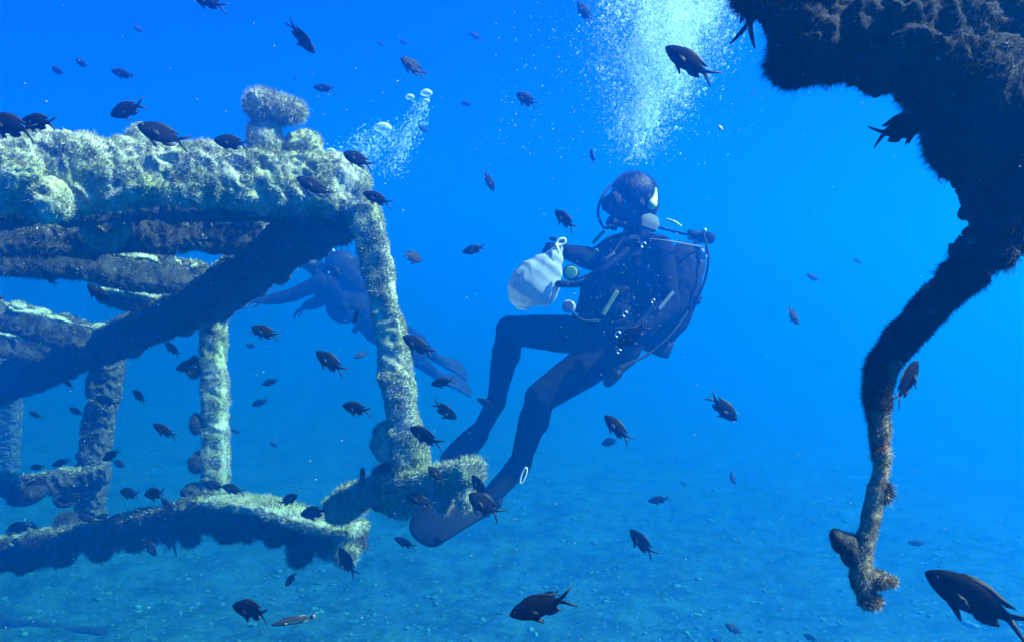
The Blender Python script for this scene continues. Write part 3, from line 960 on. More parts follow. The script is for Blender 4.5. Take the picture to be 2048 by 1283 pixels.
FISH = [
    # head, tail, label, options
    ((383, -10), (454, 15), 'dark fish cut by the top edge above the wreck', {}),
    ((627, 104), (576, 42), 'slim brown fish diving head down right, tail up, above the wreck stub', dict(yaw=15, roll=60, skin='g')),
    ((100, 133), (133, 151), 'small faded fish, leftmost of the three small ones at the upper left', dict(skin='g')),
    ((148, 117), (181, 137), 'small faded fish, middle one of three high over the left beam', dict(skin='g')),
    ((223, 142), (271, 154), 'small fish, rightmost of three high over the left beam', {}),
    ((220, 231), (292, 206), 'plump fish with its head low left, floating above the left beam', dict(deep=1)),
    ((33, 238), (122, 250), 'fish touching the top of the beam, second from the left edge', {}),
    ((-28, 236), (73, 266), 'large dark fish cut by the left edge, on top of the beam', dict(d=1.9, deep=1)),
    ((282, 254), (372, 286), 'dark plump fish resting just above the middle of the top beam', dict(deep=1, d=2.4)),
    ((428, 280), (499, 290), 'dark fish just left of the upright encrusted stub', dict(deep=1)),
    ((266, 52), (290, 66), 'barely visible fish deep in the blue at the upper left', dict(skin='g')),
    ((626, 174), (673, 179), 'small fish alone to the right of the encrusted stub', {}),
    ((802, 118), (853, 151), 'grey fish swimming up left above the pair of round bubbles', dict(skin='g', deep=1)),
    ((757, 82), (770, 95), 'tiny faint fish, left one of a faint pair near the top centre', dict(skin='g')),
    ((797, 79), (818, 90), 'tiny faint fish, right one of a faint pair near the top centre', dict(skin='g')),
    ((938, 67), (966, 78), 'faint fish high up between the bubble column and the pair', dict(skin='g')),
    ((588, 151), (594, 165), 'tiny faint fish right above the encrusted stub', dict(skin='g')),
    ((686, 305), (748, 333), 'dark plump fish in front of the second bubble cloud by the beam end', dict(deep=1, d=2.6)),
    ((594, 356), (669, 393), 'dark fish in front of the right end of the top beam', dict(d=2.5)),
    ((725, 385), (786, 409), 'dark fish at the outer corner where beam meets front post', dict(d=2.7)),
    ((988, 382), (967, 339), 'fish pointing straight down between the wreck and the diver', dict(yaw=10)),
    ((920, 203), (946, 212), 'faint small fish below the top centre, right of the round bubbles', dict(skin='g')),
    ((610, 300), (648, 284), 'fish half hidden behind the beam, only its tail showing', dict(d=3.6)),
    ((836, 252), (860, 266), 'small fish under the right string of bubbles', dict(skin='g')),
    ((1155, 3), (1184, 46), 'greyish fish at the top edge left of the main bubble column', dict(skin='g', deep=1)),
    ((1332, 91), (1431, 162), 'large dark fish crossing in front of the main bubble column', dict(yaw=8, b=0)),
    ((1033, 184), (1076, 215), 'deep bodied grey fish facing up left, left of the bubble column', dict(skin='g', deep=1, yaw=20)),
    ((1184, 297), (1185, 328), 'small fish seen end on just above left of the diver head', dict(yaw=55, skin='g')),
    ((1110, 420), (1152, 460), 'brown fish above the white bag and left of the diver mask', dict(deep=1)),
    ((1510, 180), (1498, 197), 'tiny faint fish right of the large one by the bubble column', dict(skin='g')),
    ((1540, -95), (1488, 88), 'large fish hanging tail down from the top edge beside the shaggy clump', dict(d=0.95, b=0)),
    ((1858, 238), (1738, 276), 'black fish with its front hidden by the hairy overhang', dict(d=0.96, yaw=8, b=0, deep=1)),
    ((1640, 165), (1660, 186), 'small faint fish just under the overhanging growth', dict(skin='g')),
    ((1873, 354), (1891, 372), 'faint fish beside the inner curve of the overhang', dict(skin='g')),
    ((172, 567), (228, 612), 'slim dark fish slipping down between two wreck rails', dict(yaw=10, roll=50, d=3.3)),
    ((88, 540), (112, 572), 'fish under the second rail with only its tail clear', dict(d=3.6)),
    ((330, 684), (361, 711), 'fish in the open bay between rear and middle posts, uppermost', {}),
    ((355, 738), (402, 722), 'fish touching the left side of the middle post', dict(deep=1, d=4.1)),
    ((262, 781), (297, 804), 'fish in the centre of the open bay between two posts', {}),
    ((190, 794), (238, 809), 'fish crossing the hazy rear post near its top', dict(d=4.8)),
    ((121, 755), (152, 776), 'fish close under the dark side beam at left', {}),
    ((60, 822), (85, 837), 'small fish in the left bay below the dark beam', {}),
    ((246, 705), (269, 719), 'faint fish tucked under the side beam right of the rear post', dict(skin='g')),
    ((-16, 584), (12, 607), 'fish cut by the left edge over the third rail', {}),
    ((305, 848), (356, 874), 'dark fish between the rear and middle posts, half way down', {}),
    ((407, 655), (432, 670), 'small dark fish on the face of the middle post, high', dict(d=4.0)),
    ((138, 815), (168, 830), 'small fish left beside the hazy rear post', dict(d=5.0)),
    ((503, 654), (560, 674), 'dark fish right of the middle post overlapping a second one', dict(deep=1)),
    ((536, 658), (497, 667), 'fish behind another, tail left, right of the middle post', dict(d=3.9)),
    ((490, 690), (515, 692), 'faint round fish below an overlapping pair', dict(skin='g', deep=1)),
    ((633, 702), (691, 746), 'black plump fish alone left of the front post', dict(deep=1, d=2.6)),
    ((523, 769), (560, 757), 'small fish, upper of two pointing left between the posts', {}),
    ((503, 811), (539, 797), 'small fish, lower of two pointing left between the posts', {}),
    ((684, 810), (745, 822), 'dark fish with wide tail close left of the front post', dict(deep=1, d=2.7)),
    ((706, 648), (720, 611), 'pale sided fish tail up at the left edge of the front post', dict(skin='g', d=3.0)),
    ((708, 715), (737, 703), 'faint little fish low left of the front post', dict(skin='g')),
    ((842, 520), (806, 506), 'round fish seen obliquely to the right of the front post', dict(deep=1, yaw=45, skin='g')),
    ((924, 505), (973, 492), 'fish with head low left under the faint haze between post and bag', {}),
    ((804, 672), (870, 709), 'dark fish just right of the front post over the far fins', dict(d=2.7)),
    ((861, 769), (911, 758), 'small black fish beside the tip of the far diver fin', dict(d=3.0)),
    ((914, 836), (862, 804), 'fish swimming down right between front post and shin', dict(deep=1)),
    ((682, 553), (655, 529), 'hazy fish in front of the far diver back', dict(skin='g', deep=1)),
    ((1237, 692), (1294, 646), 'black fish in front of the diver hip with tail up right', dict(deep=1, d=2.8)),
    ((953, 797), (988, 811), 'small fish crossing the diver shin', dict(d=3.8)),
    ((1600, 649), (1572, 611), 'grey fish alone in open water right of the diver', dict(skin='g', deep=1)),
    ((1613, 548), (1642, 563), 'faint little fish just above the grey one in open water', dict(skin='g')),
    ((1706, 517), (1726, 528), 'barely visible fish left of the thick part of the bar', dict(skin='g')),
    ((1842, 722), (1783, 808), 'big black fish head up behind the hanging bar', dict(d=1.15, deep=1, b=0)),
    ((58, 936), (92, 931), 'small fish over the low rail at the left', {}),
    ((105, 931), (142, 916), 'fish left of the rear post just above the low rail', {}),
    ((203, 921), (243, 897), 'slim fish swimming down left across the right side of rear post', {}),
    ((226, 921), (255, 935), 'round fish right of the rear post', dict(deep=1)),
    ((237, 983), (285, 988), 'fish over the bottom beam, left one of a touching pair', dict(deep=1)),
    ((284, 991), (336, 981), 'fish over the bottom beam, right one of a touching pair', dict(deep=1)),
    ((119, 997), (172, 992), 'dark fish at the foot of the rear post', dict(d=4.7)),
    ((159, 1029), (196, 1046), 'black fish sitting on the bottom beam near the rear post', dict(d=4.3)),
    ((192, 1034), (224, 1029), 'small fish right on the rim of the bottom beam', dict(d=4.4)),
    ((12, 1058), (70, 1048), 'blurred fish at the left edge above the bottom beam', dict(d=4.5, skin='g')),
    ((309, 1113), (289, 1071), 'fish hanging head down under the bottom beam', dict(d=4.2)),
    ((345, 1088), (356, 1115), 'small black fish upright below the bottom beam', dict(yaw=20)),
    ((404, 965), (456, 975), 'dark fish at the foot of the middle post, left one', dict(d=3.9)),
    ((442, 972), (491, 983), 'black fish at the foot of the middle post, right one', dict(d=3.7)),
    ((346, 1022), (318, 989), 'dark fish slanting into the bottom beam growth', dict(d=4.1)),
    ((461, 858), (483, 866), 'faint small fish right of the middle post, half way down', dict(skin='g')),
    ((598, 987), (554, 1010), 'fish facing right over the pale bottom flange', dict(d=3.4)),
    ((599, 1031), (658, 1017), 'dark fish on the right part of the bottom beam', dict(d=3.3, deep=1)),
    ((538, 884), (559, 894), 'small faint fish in the bay before the front post', dict(skin='g', deep=1)),
    ((733, 935), (714, 966), 'dark fish seen nearly head on above the foot bracket', dict(yaw=-58, d=2.8, deep=1)),
    ((857, 932), (892, 968), 'dark fish in front of the foot bracket top', dict(d=2.7, deep=1)),
    ((811, 988), (870, 1012), 'dark fish hanging below the foot bracket', dict(d=2.7)),
    ((817, 856), (889, 889), 'dark fish in front of the lower end of the front post', dict(d=2.6)),
    ((938, 984), (1004, 1036), 'black fish right of the foot bracket over the ankle, lower', dict(d=2.5, deep=1)),
    ((944, 950), (976, 998), 'black fish right of the foot bracket over the ankle, upper', dict(d=2.7, deep=1)),
    ((787, 1077), (836, 1092), 'fish at the tip of the diver fin', dict(d=3.4)),
    ((676, 1098), (713, 1151), 'fish hanging under the end of the bottom beam', dict(d=3.2, deep=1)),
    ((569, 1173), (596, 1140), 'slim small fish over the sand below the bottom beam', {}),
    ((1209, 830), (1263, 884), 'dark fish right of the diver knees, upper and larger', {}),
    ((1203, 888), (1238, 877), 'small dark fish right of the diver knees, lower', dict(deep=1)),
    ((1297, 1003), (1340, 994), 'small slim fish over the open sand right of the fins', {}),
    ((1361, 962), (1377, 972), 'tiny faint fish above the open sand', dict(skin='g')),
    ((1460, 942), (1474, 974), 'small grey fish pointing up over the sand', dict(skin='g')),
    ((1261, 1060), (1309, 1111), 'dark plump fish slanting up left over the sand', dict(deep=1)),
    ((1471, 840), (1419, 788), 'dark fish diving down right between diver and hanging bar', dict(deep=1)),
    ((1450, 1246), (1486, 1269), 'faint fish close to the sand at the bottom edge', dict(skin='g')),
    ((1424, 1274), (1448, 1290), 'fish cut by the bottom edge, right of centre', dict(skin='g')),
    ((1817, 1084), (1852, 1087), 'faint fish right of the lower end of the bar', dict(skin='g')),
    ((1606, 1268), (1638, 1281), 'small fish at the bottom edge under the hanging bar', {}),
    ((1019, 1233), (1149, 1187), 'large black fish at the bottom centre swimming down left', dict(deep=0, yaw=5, b=1)),
    ((1078, 1202), (1120, 1180), 'fish mostly hidden behind the large black one at bottom', dict(d=2.2)),
    ((1864, 1152), (2052, 1252), 'largest dark fish with clear eye at the lower right corner', dict(L=0.12, b=0)),
    ((461, 1215), (550, 1222), 'dark curved fish with drooping tail over the sand at lower left', dict(yaw=15, b=3, deep=1, d=2.0)),
]
for h, t, lab, kw in FISH:
    fish(h, t, lab, **kw)

# yellowish wrasse
WP = [(.5, .002, -.002, .002), (.47, .022, -.014, .012), (.40, .05, -.035, .026), (.28, .078, -.062, .036), (.12, .09, -.075, .04), (-.08, .08, -.066, .034), (-.22, .055, -.046, .022), (-.32, .032, -.028, .012), (-.37, .028, -.026, .006)]
wr = thing('wrasse', 'slim yellowish fish with pale belly low over the sand beside the curved dark fish', 'fish', (0, 0, 0))
V, Fc = body_loft(WP)
link('body', mesh_np('body', V, Fc, M['wrasse']), wr)
link('tail_fin', mesh_np('tail_fin', *fin_plate([(-.36, .027), (-.42, .04), (-.5, .052), (-.505, 0), (-.5, -.05), (-.42, -.04), (-.36, -.025)], .004), M['wrasse'], False), wr)
link('dorsal_fin', mesh_np('dorsal_fin', *fin_plate([(.25, .078), (.2, .105), (0, .112), (-.2, .09), (-.31, .065), (-.3, .04), (-.1, .07), (.1, .085)], .004), M['wrasse'], False), wr)
link('anal_fin', mesh_np('anal_fin', *fin_plate([(.02, -.07), (-.05, -.09), (-.2, -.082), (-.32, -.06), (-.29, -.032), (-.1, -.06)], .004), M['wrasse'], False), wr)
for s in (1, -1):
    Ve, Fe = ico(2)
    link('eye', mesh_np('eye', Ve * np.array([.013, .007, .013]) + np.array([.40, s * .026, .014]), Fe, M['eye']), wr)
    link('pectoral_fin', mesh_np('pectoral_fin', *fin_plate([(.26, -.01), (.2, .015), (.11, .005), (.12, -.04), (.2, -.035)], .003, y=s * .036, tilt=('Z', -s * .3, np.array([.26, s * .036, 0]))), M['wrasse'], False), wr)
X = (P(541, 1250, 2.2) - P(630, 1231, 2.2)); Lw = X.length; X.normalize()
Z = (UP - X * UP.dot(X)).normalized(); Y = Z.cross(X)
wr.matrix_world = Matrix.Translation(P(586, 1241, 2.2)) @ Matrix((X, Y, Z)).transposed().to_4x4() @ Matrix.Scale(Lw, 4)

# ------------------------------------------------------------------ divers
def V3(p):
    return np.array(P(*p), dtype=float)


def fingers(wrist, tip_dir, side, up, s=1.0, curl=0.5, thumb=1):
    """five finger chains rooted in the palm; returns capsule parts"""
    w = np.array(wrist); f = np.array(tip_dir) / np.linalg.norm(tip_dir)
    sd = np.array(side) - f * np.dot(side, f); sd /= np.linalg.norm(sd)
    n = np.cross(f, sd)
    if n @ np.array(up) < 0:
        n = -n                         # n: back of the hand, fingers curl to -n
    out = [capsule(w - f * 0.01 * s, w + f * 0.075 * s, 0.030 * s, 0.034 * s, flat=(1.15, 0.5), ref=n)]
    lens = (0.072, 0.082, 0.076, 0.060)
    for i, L in enumerate(lens):
        off = (-0.033 + 0.0215 * i) * s
        p = w + f * 0.075 * s + sd * off
        d = f * 1.0 + sd * (off * 3)
        d /= np.linalg.norm(d)
        for j, (fr, rr) in enumerate(((0.42, 0.0098), (0.32, 0.0090), (0.26, 0.0082))):
            a = curl * (j + 0.4)
            dj = d * math.cos(a) - n * math.sin(a)
            q = p + dj * L * fr * s
            out.append(capsule(p, q, rr * s, rr * 0.94 * s, nu=12, nc=4))
            p = q
    p = w + f * 0.02 * s - sd * 0.028 * s * thumb
    for (fr, rr, a) in ((0.035, 0.0125, 0.9), (0.030, 0.011, 0.5), (0.024, 0.0095, 0.3)):
        dj = f * math.cos(a) - sd * thumb * math.sin(a) - n * 0.45
        dj /= np.linalg.norm(dj)
        q = p + dj * fr * s
        out.append(capsule(p, q, rr * s, rr * 0.93 * s, nu=12, nc=4))
        p = q
    return out


def head_parts(c, face, up, s=1.0):
    f = np.array(face) / np.linalg.norm(face)
    u = np.array(up) - f * np.dot(up, f); u /= np.linalg.norm(u)
    r = np.cross(f, u)
    B = np.stack([f, r, u], axis=1)                 # local x=face, y=side, z=up

    def L(x, y, z):
        return c + s * (f * x + r * y + u * z)
    p = [ellipsoid(L(-.012, 0, .028), (.098 * s, .078 * s, .092 * s), B), ellipsoid(L(.030, 0, -.045), (.062 * s, .058 * s, .075 * s), B),
         ellipsoid(L(.068, 0, -.088), (.024 * s, .028 * s, .022 * s), B), ellipsoid(L(.05, 0, 0), (.048 * s, .062 * s, .062 * s), B),
         capsule(L(.093, 0, .012), L(.112, 0, -.022), .009 * s, .014 * s, nu=12), ellipsoid(L(.088, 0, -.058), (.014 * s, .024 * s, .007 * s), B), ellipsoid(L(.086, 0, -.071), (.013 * s, .021 * s, .007 * s), B)]
    for k in (1, -1):
        p.append(ellipsoid(L(-.005, .080 * k, -.012), (.016 * s, .007 * s, .030 * s), B))
        p.append(ellipsoid(L(.088, .032 * k, .022), (.010 * s, .012 * s, .009 * s), B))
        p.append(ellipsoid(L(.075, .036 * k, -.02), (.022 * s, .022 * s, .02 * s), B))
        p.append(capsule(L(.094, .012 * k, .044), L(.078, .050 * k, .042), .006 * s, .005 * s, nu=10))
    return p, L, B, f, r, u


def tube(points, rad, nu=10, step=0.012):
    V, Fc = sweep([np.array(p) for p in points], [(rad, rad)] * len(points), step=step, nu=nu, power=2, amp=0.0, ref=(0.13, 0.98, 0.11))
    return V, Fc


def rbox(c, size, B, bev=0.25):
    """rounded block"""
    bm = bmesh.new(); bmesh.ops.create_cube(bm, size=1)
    for v in bm.verts:
        v.co = Vector((v.co.x * size[0], v.co.y * size[1], v.co.z * size[2]))
    bmesh.ops.bevel(bm, geom=bm.edges[:], offset=min(size) * bev, segments=2, affect='EDGES')
    bmesh.ops.triangulate(bm, faces=bm.faces[:])
    V = np.array([v.co[:] for v in bm.verts]); Fc = np.array([[v.index for v in f.verts] for f in bm.faces]); bm.free()
    return V @ np.array(B).T + np.array(c), Fc


def basis(x, z):
    x = np.array(x, dtype=float) / np.linalg.norm(x)
    z = np.array(z, dtype=float) - x * np.dot(z, x); z /= np.linalg.norm(z)
    return np.stack([x, np.cross(z, x), z], axis=1)


def lathe(a, b, prof, nu=32):
    a, b = np.array(a), np.array(b); t = b - a; L = np.linalg.norm(t); t = t / L
    x = np.cross(t, (0.3, 1, 0.2)); x /= np.linalg.norm(x); y = np.cross(t, x)
    th = np.linspace(0, 2 * math.pi, nu, endpoint=False)
    V = np.array([a + t * s * L + (x * math.cos(k) + y * math.sin(k)) * r for s, r in prof for k in th])
    m = len(prof); idx = np.arange(m * nu).reshape(m, nu)
    A = idx[:-1]; Bq = np.roll(A, -1, 1); D = idx[1:]; C = np.roll(D, -1, 1)
    Fc = np.stack([A, Bq, C, D], axis=-1).reshape(-1, 4)
    e = []
    for ring in (idx[0][::-1], idx[-1]):
        for j in range(1, nu // 2):
            e.append([ring[j - 1 if j > 1 else 0], ring[j], ring[nu - 1 - j], ring[nu - j if j > 1 else nu - 1]])
    return V, np.vstack([Fc, np.array(e)])


def fin_mesh(ankle, toe, tip, normal, w0=0.055, w1=0.115, th=0.010):
    """swim fin: foot pocket and ribbed widening blade"""
    a, t, e = np.array(ankle), np.array(toe), np.array(tip)
    d = e - t; L = np.linalg.norm(d); d = d / L
    n = np.array(normal) - d * np.dot(normal, d); n /= np.linalg.norm(n)
    sd = np.cross(d, n)
    rows, nu = 22, 17
    V = []
    for side in (1, -1):
        for i in range(rows):
            s = i / (rows - 1)
            w = w0 + (w1 - w0) * min(1, s / 0.75) ** 0.8
            if s > 0.82:
                w *= math.sqrt(max(0.0, 1 - ((s - 0.82) / 0.19) ** 2)) * 0.55 + 0.45
            for j in range(nu):
                v = j / (nu - 1) * 2 - 1
                rail = 0.010 * math.exp(-((abs(v) - 0.93) / 0.06) ** 2) + 0.004 * math.exp(-((abs(v) - 0.4) / 0.05) ** 2)
                h = (0.0025 + 0.006 * (1 - s) + rail * (1 - 0.6 * s))
                back = 0.03 * (abs(v) ** 2) * (1 if s > .8 else 0)
                c = t + d * (s * L - back) + sd * (v * w) + n * (0.05 * math.sin(s * 2.2) - 0.015 * v * v * s)
                V.append(c + n * side * h)
    V = np.array(V)
    idx = np.arange(rows * nu).reshape(rows, nu); o = rows * nu
    A = idx[:-1, :-1]; B = idx[:-1, 1:]; C = idx[1:, 1:]; D = idx[1:, :-1]
    Fc = [np.stack([A, B, C, D], -1).reshape(-1, 4), (np.stack([A, D, C, B], -1) + o).reshape(-1, 4)]
    rim = list(idx[0]) + list(idx[1:, -1]) + list(idx[-1, :-1][::-1]) + list(idx[1:-1, 0][::-1])
    q = [[rim[i], rim[i] + o, rim[(i + 1) % len(rim)] + o, rim[(i + 1) % len(rim)]] for i in range(len(rim))]
    Fc.append(np.array(q))
    blade = (V, np.vstack(Fc))
    heel = a - (t - a) / np.linalg.norm(t - a) * 0.03
    pocket = [capsule(a, t + d * 0.03, 0.052, 0.045, flat=(1.0, 0.85), ref=n), capsule(t, t + d * 0.08, 0.046, 0.03, flat=(1.35, 0.55), ref=n)]
    return blade, pocket


def diver(J, label, face, headup, fwd, vox=0.007, detail=True, cat='diver'):
    root = thing('person', label, 'person', Vector(J['pelvis']))
    RL = root.location
    fwd = np.array(fwd) / np.linalg.norm(fwd)
    pel, che, nec, hd = (np.array(J[k]) for k in ('pelvis', 'chest', 'neck', 'head'))
    spine = (nec - pel) / np.linalg.norm(nec - pel)
    f = fwd - spine * (fwd @ spine); f /= np.linalg.norm(f)
    lat = np.cross(spine, f)                     # towards the diver's left
    B = np.stack([f, lat, spine], axis=1)
    shL, shR = np.array(J['shL']), np.array(J['shR'])
    hp, L_, HB, hf, hr, hu = head_parts(hd, face, headup)
    parts = list(hp)
    parts.append(capsule(nec - spine * 0.02, hd - hu * 0.06 - hf * 0.01, 0.068, 0.058))
    parts += [ellipsoid(che + spine * 0.04, (.115, .165, .15), B), ellipsoid(che - spine * 0.10, (.105, .145, .13), B), ellipsoid((che + pel) / 2 - spine * 0.04, (.10, .135, .13), B),
              ellipsoid(pel, (.115, .155, .12), B), ellipsoid(pel - f * 0.045 + lat * 0.06 - spine * .03, (.09, .085, .10), B), ellipsoid(pel - f * 0.045 - lat * 0.06 - spine * .03, (.09, .085, .10), B),
              capsule(nec - spine * 0.03, shL, 0.055, 0.062), capsule(nec - spine * 0.03, shR, 0.055, 0.062)]
    for s in ('L', 'R'):
        sh, el, wr_ = (np.array(J[k + s]) for k in ('sh', 'el', 'wr'))
        parts += [capsule(sh, el, 0.066, 0.052), capsule(el, el + (wr_ - el) * 0.45, 0.052, 0.050), capsule(el + (wr_ - el) * 0.4, wr_, 0.050, 0.035)]
        hi, kn_, an = (np.array(J[k + s]) for k in ('hi', 'kn', 'an'))
        parts += [capsule(hi, hi + (kn_ - hi) * 0.5, 0.100, 0.092), capsule(hi + (kn_ - hi) * 0.5, kn_, 0.092, 0.070), ellipsoid(kn_, (0.07,) * 3)]
        sh_ = an - kn_
        back = -f
        parts += [capsule(kn_, kn_ + sh_ * 0.35 + back * 0.008, 0.065, 0.069), capsule(kn_ + sh_ * 0.3, an, 0.068, 0.044)]
        to = np.array(J['to' + s])
        parts += [capsule(an, to, 0.040, 0.030, flat=(1.1, .8))]
        parts += fingers(wr_, np.array(J['hand' + s]), J['side' + s], J['handup' + s], curl=J.get('curl' + s, 0.5), thumb=J.get('thumb' + s, 1))
    V, Fc, N = fuse(parts, vox, 5)
    wrinkle = 0.0028 * (1 - 2 * np.abs(vnoise(V * np.array([0.8, 1, 1.8]), 13, 5))) * np.clip(0.5 + vnoise(V, 4, 8), 0, 1.2) + 0.0012 * vnoise(V, 40, 3)
    V = V + N * wrinkle[:, None]
    me = mesh_np('body', V - np.array(RL), Fc, M['neoprene'])
    me.materials.append(M['skin'])
    # bare skin: face and nape above the collar
    ctr = (V[Fc[:, 0]] + V[Fc[:, 2]]) / 2
    rel = ctr - hd
    hmask = (np.linalg.norm(rel, axis=1) < 0.155) & ((rel @ hu) > -0.115)
    mi = np.zeros(len(Fc), dtype=np.int32); mi[hmask] = 1
    me.polygons.foreach_set('material_index', mi)
    body = link('body', me, root)

    def add(name, VF, mat, par=None, label=None, smooth=True):
        return part(name, VF[0], VF[1], M[mat], par or root, RL, smooth, label)
    # hair: a cap of short strands
    V, Fc, N = fuse([ellipsoid(L_(-.020, 0, .042), (.104, .096, .098), HB), ellipsoid(L_(-.045, 0, -.012), (.070, .090, .080), HB)], 0.005, 5)
    keep_n = V + N * (0.007 * vnoise(V, 30, 8) * 0.4)[:, None]
    Tv, Tf = tufts(keep_n, Fc, 9000 if detail else 1200, 0.017, 0.0007, seed=5, bias=tuple(hu * 0.4 - hf * 0.3), spread=0.5)
    Fk = np.vstack([Fc[:, [0, 1, 2]], Fc[:, [0, 2, 3]]])
    add('hair', join_np([(keep_n, Fk), (Tv, Tf)]), 'hair')
    # mask
    mk = add('mask', fuse([rbox(L_(.105, 0, .024), (.060, .150, .078), HB), ellipsoid(L_(.118, 0, -.012), (.022, .02, .024), HB),
                           ellipsoid(L_(.098, .034, .022), (.034, .034, .036), HB), ellipsoid(L_(.098, -.034, .022), (.034, .034, .036), HB)], 0.004, 3)[:2], 'rubber')
    for k in (1, -1):
        add('lens', rbox(L_(.128, .034 * k, .024), (.006, .052, .046), HB), 'glass', mk)
    ring_ = [L_(.075 * math.cos(a) * 1.25 - .012, .088 * math.sin(a), .024 - .012 * math.cos(a)) for a in np.linspace(0.75, 2 * math.pi - 0.75, 19)]
    Vs, Fs = sweep(ring_, [(0.004, 0.013)] * len(ring_), step=0.01, nu=16, power=3, amp=0, ref=tuple(hu))
    add('mask_strap', (Vs, Fs), 'rubber', mk)
    # padded coloured strap patch at the back of the head
    patch = [(L_(-.108, .035, .062), .004), (L_(-.122, .02, .038), .008), (L_(-.128, .01, .012), .015), (L_(-.118, .02, -.008), .017), (L_(-.108, .03, -.018), .010)]
    if detail:
        add('strap_pad', sweep([V3(q) for q in ((1311, 376, 4.10), (1311, 388, 4.09), (1309, 398, 4.07), (1305, 408, 4.05), (1301, 416, 4.05))], [(r, r * 0.8) for r in (.004, .008, .014, .022, .013)], step=0.005, nu=20, power=2.2, amp=0, ref=(0, 1, 0)), 'yellow', mk, label='bright yellow green pad on the mask strap')
        add('strap_buckle', rbox(L_(-.088, .078, .004), (.014, .008, .022), HB), 'white', mk)
        add('strap_buckle', rbox(L_(-.075, .084, -.03), (.010, .008, .014), HB), 'white', mk)
    # regulator
    rg = add('regulator', fuse([ellipsoid(L_(.128, 0, -.068), (.024, .038, .034), HB), capsule(L_(.09, 0, -.065), L_(.125, 0, -.067), .018, .022), capsule(L_(.12, .03, -.088), L_(.10, .055, -.092), .014, .012), capsule(L_(.12, -.03, -.088), L_(.10, -.055, -.092), .014, .012)], 0.004, 3)[:2], 'rubber')
    add('purge_cover', lathe(L_(.146, 0, -.068), L_(.156, 0, -.068), [(0, .024), (.5, .023), (1, .016)]), 'nylon', rg)
    # tank with boot, valve and first stage
    ta, tb = np.array(J['tank_a']), np.array(J['tank_b'])
    prof = [(0, .02), (.01, .055), (.03, .075), (.06, .086), (.10, .0885), (.8, .0885), (.86, .084), (.92, .068), (.97, .042), (1.0, .022), (1.04, .020)]
    tk = add('tank', lathe(tb, ta, prof), 'tank')
    tdir = (ta - tb) / np.linalg.norm(ta - tb)
    add('tank_boot', lathe(tb - tdir * 0.012, tb + tdir * .07, [(0, .06), (.05, .085), (.15, .0925), (.95, .0935), (1, .089)]), 'rubber', tk)
    add('valve', join_np([tuple(x) for x in [(lambda a: (a[0], np.vstack([a[1][:, [0, 1, 2]], a[1][:, [0, 2, 3]]])))(capsule(ta, ta + tdir * .06, .022, .02)),
        (lambda a: (a[0], np.vstack([a[1][:, [0, 1, 2]], a[1][:, [0, 2, 3]]])))(capsule(ta + tdir * .04 - lat * .01, ta + tdir * .04 - lat * .07, .012, .020))]]), 'metal', tk)
    add('first_stage', fuse([capsule(ta + tdir * .045 + lat * .0, ta + tdir * .05 + lat * .075 - f * .0, .026, .03), capsule(ta + tdir * .05 + f * 0.02, ta + tdir * .055 + f * .06, .02, .018)], 0.005, 2)[:2], 'nylon', tk)
    for q in (0.32, 0.62):
        c0 = tb + (ta - tb) * q
        add('tank_band', lathe(c0, c0 + tdir * .05, [(0, .088), (.02, .0915), (.98, .0915), (1, .088)]), 'nylon', tk)
    # buoyancy vest
    vest = [ellipsoid(che + spine * 0.03 + f * .02, (.14, .20, .16), B), ellipsoid(che - spine * 0.11 + f * .02, (.145, .195, .13), B), ellipsoid(che - spine * .21 + lat * .12, (.12, .09, .10), B), ellipsoid(che - spine * .21 - lat * .12, (.12, .09, .10), B),
            ellipsoid(che - f * .10 - spine * .04, (.07, .17, .22), B), capsule(shL * .65 + nec * .35, che + lat * .11 + f * .10, .045, .05), capsule(shR * .65 + nec * .35, che - lat * .11 + f * .10, .045, .05),
            capsule(shL * .6 + nec * .4, che + lat * .10 - f * .10, .045, .05), capsule(shR * .6 + nec * .4, che - lat * .10 - f * .10, .045, .05), ellipsoid(che - spine * .20 - f * .07, (.11, .18, .12), B),
            ellipsoid(che - spine * .14 + f * .05, (.165, .20, .15), B), capsule((np.array(J['tank_a']) + che * 0.25 - f * 0) / 1.25 + 0 * lat, np.array(J['tank_b']) * .55 + np.array(J['tank_a']) * .45, .10, .11) if False else ellipsoid(np.array(J['tank_a']) * .55 + np.array(J['tank_b']) * .45 + f * .07 + lat * .08, (.125, .12, .25), B),
            ellipsoid(np.array(J['tank_a']) * .55 + np.array(J['tank_b']) * .45 + f * .07 - lat * .08, (.10, .11, .22), B)]
    Vv, Fv, Nv = fuse(vest, vox + 0.001, 5)
    Vv = Vv + Nv * (0.006 * vnoise(Vv, 16, 6) + 0.003 * vnoise(Vv, 38, 7))[:, None]
    bc = add('buoyancy_vest', (Vv, Fv), 'nylon')
    for k in (1, -1):
        add('pocket', rbox(che - spine * .20 + lat * .165 * k + f * .075, (.13, .07, .15), B, .3), 'nylon', bc)
        add('weight_belt', lathe(pel + spine * .045, pel + spine * .085, [(0, .1), (.05, .158), (.95, .158), (1, .1)]), 'nylon') if k == 1 else None
    # hoses
    fs = ta + tdir * .05 + lat * .04
    add('hose', tube([fs, shR + spine * .06 - f * .05, shR + spine * .08 + f * .06, L_(.19, -.11, -.02) if not detail else V3((1197, 415, 4.15)), L_(.12, -.05, -.09)], .0065), 'rubber', tk) if not detail else None
    return root, add, dict(B=B, f=f, lat=lat, spine=spine, L=L_, che=che, pel=pel, nec=nec, HB=HB, hf=hf, hu=hu, hr=hr, ta=ta, tb=tb, fs=fs, tk=tk, bc=bc, mk=mk, rg=rg)


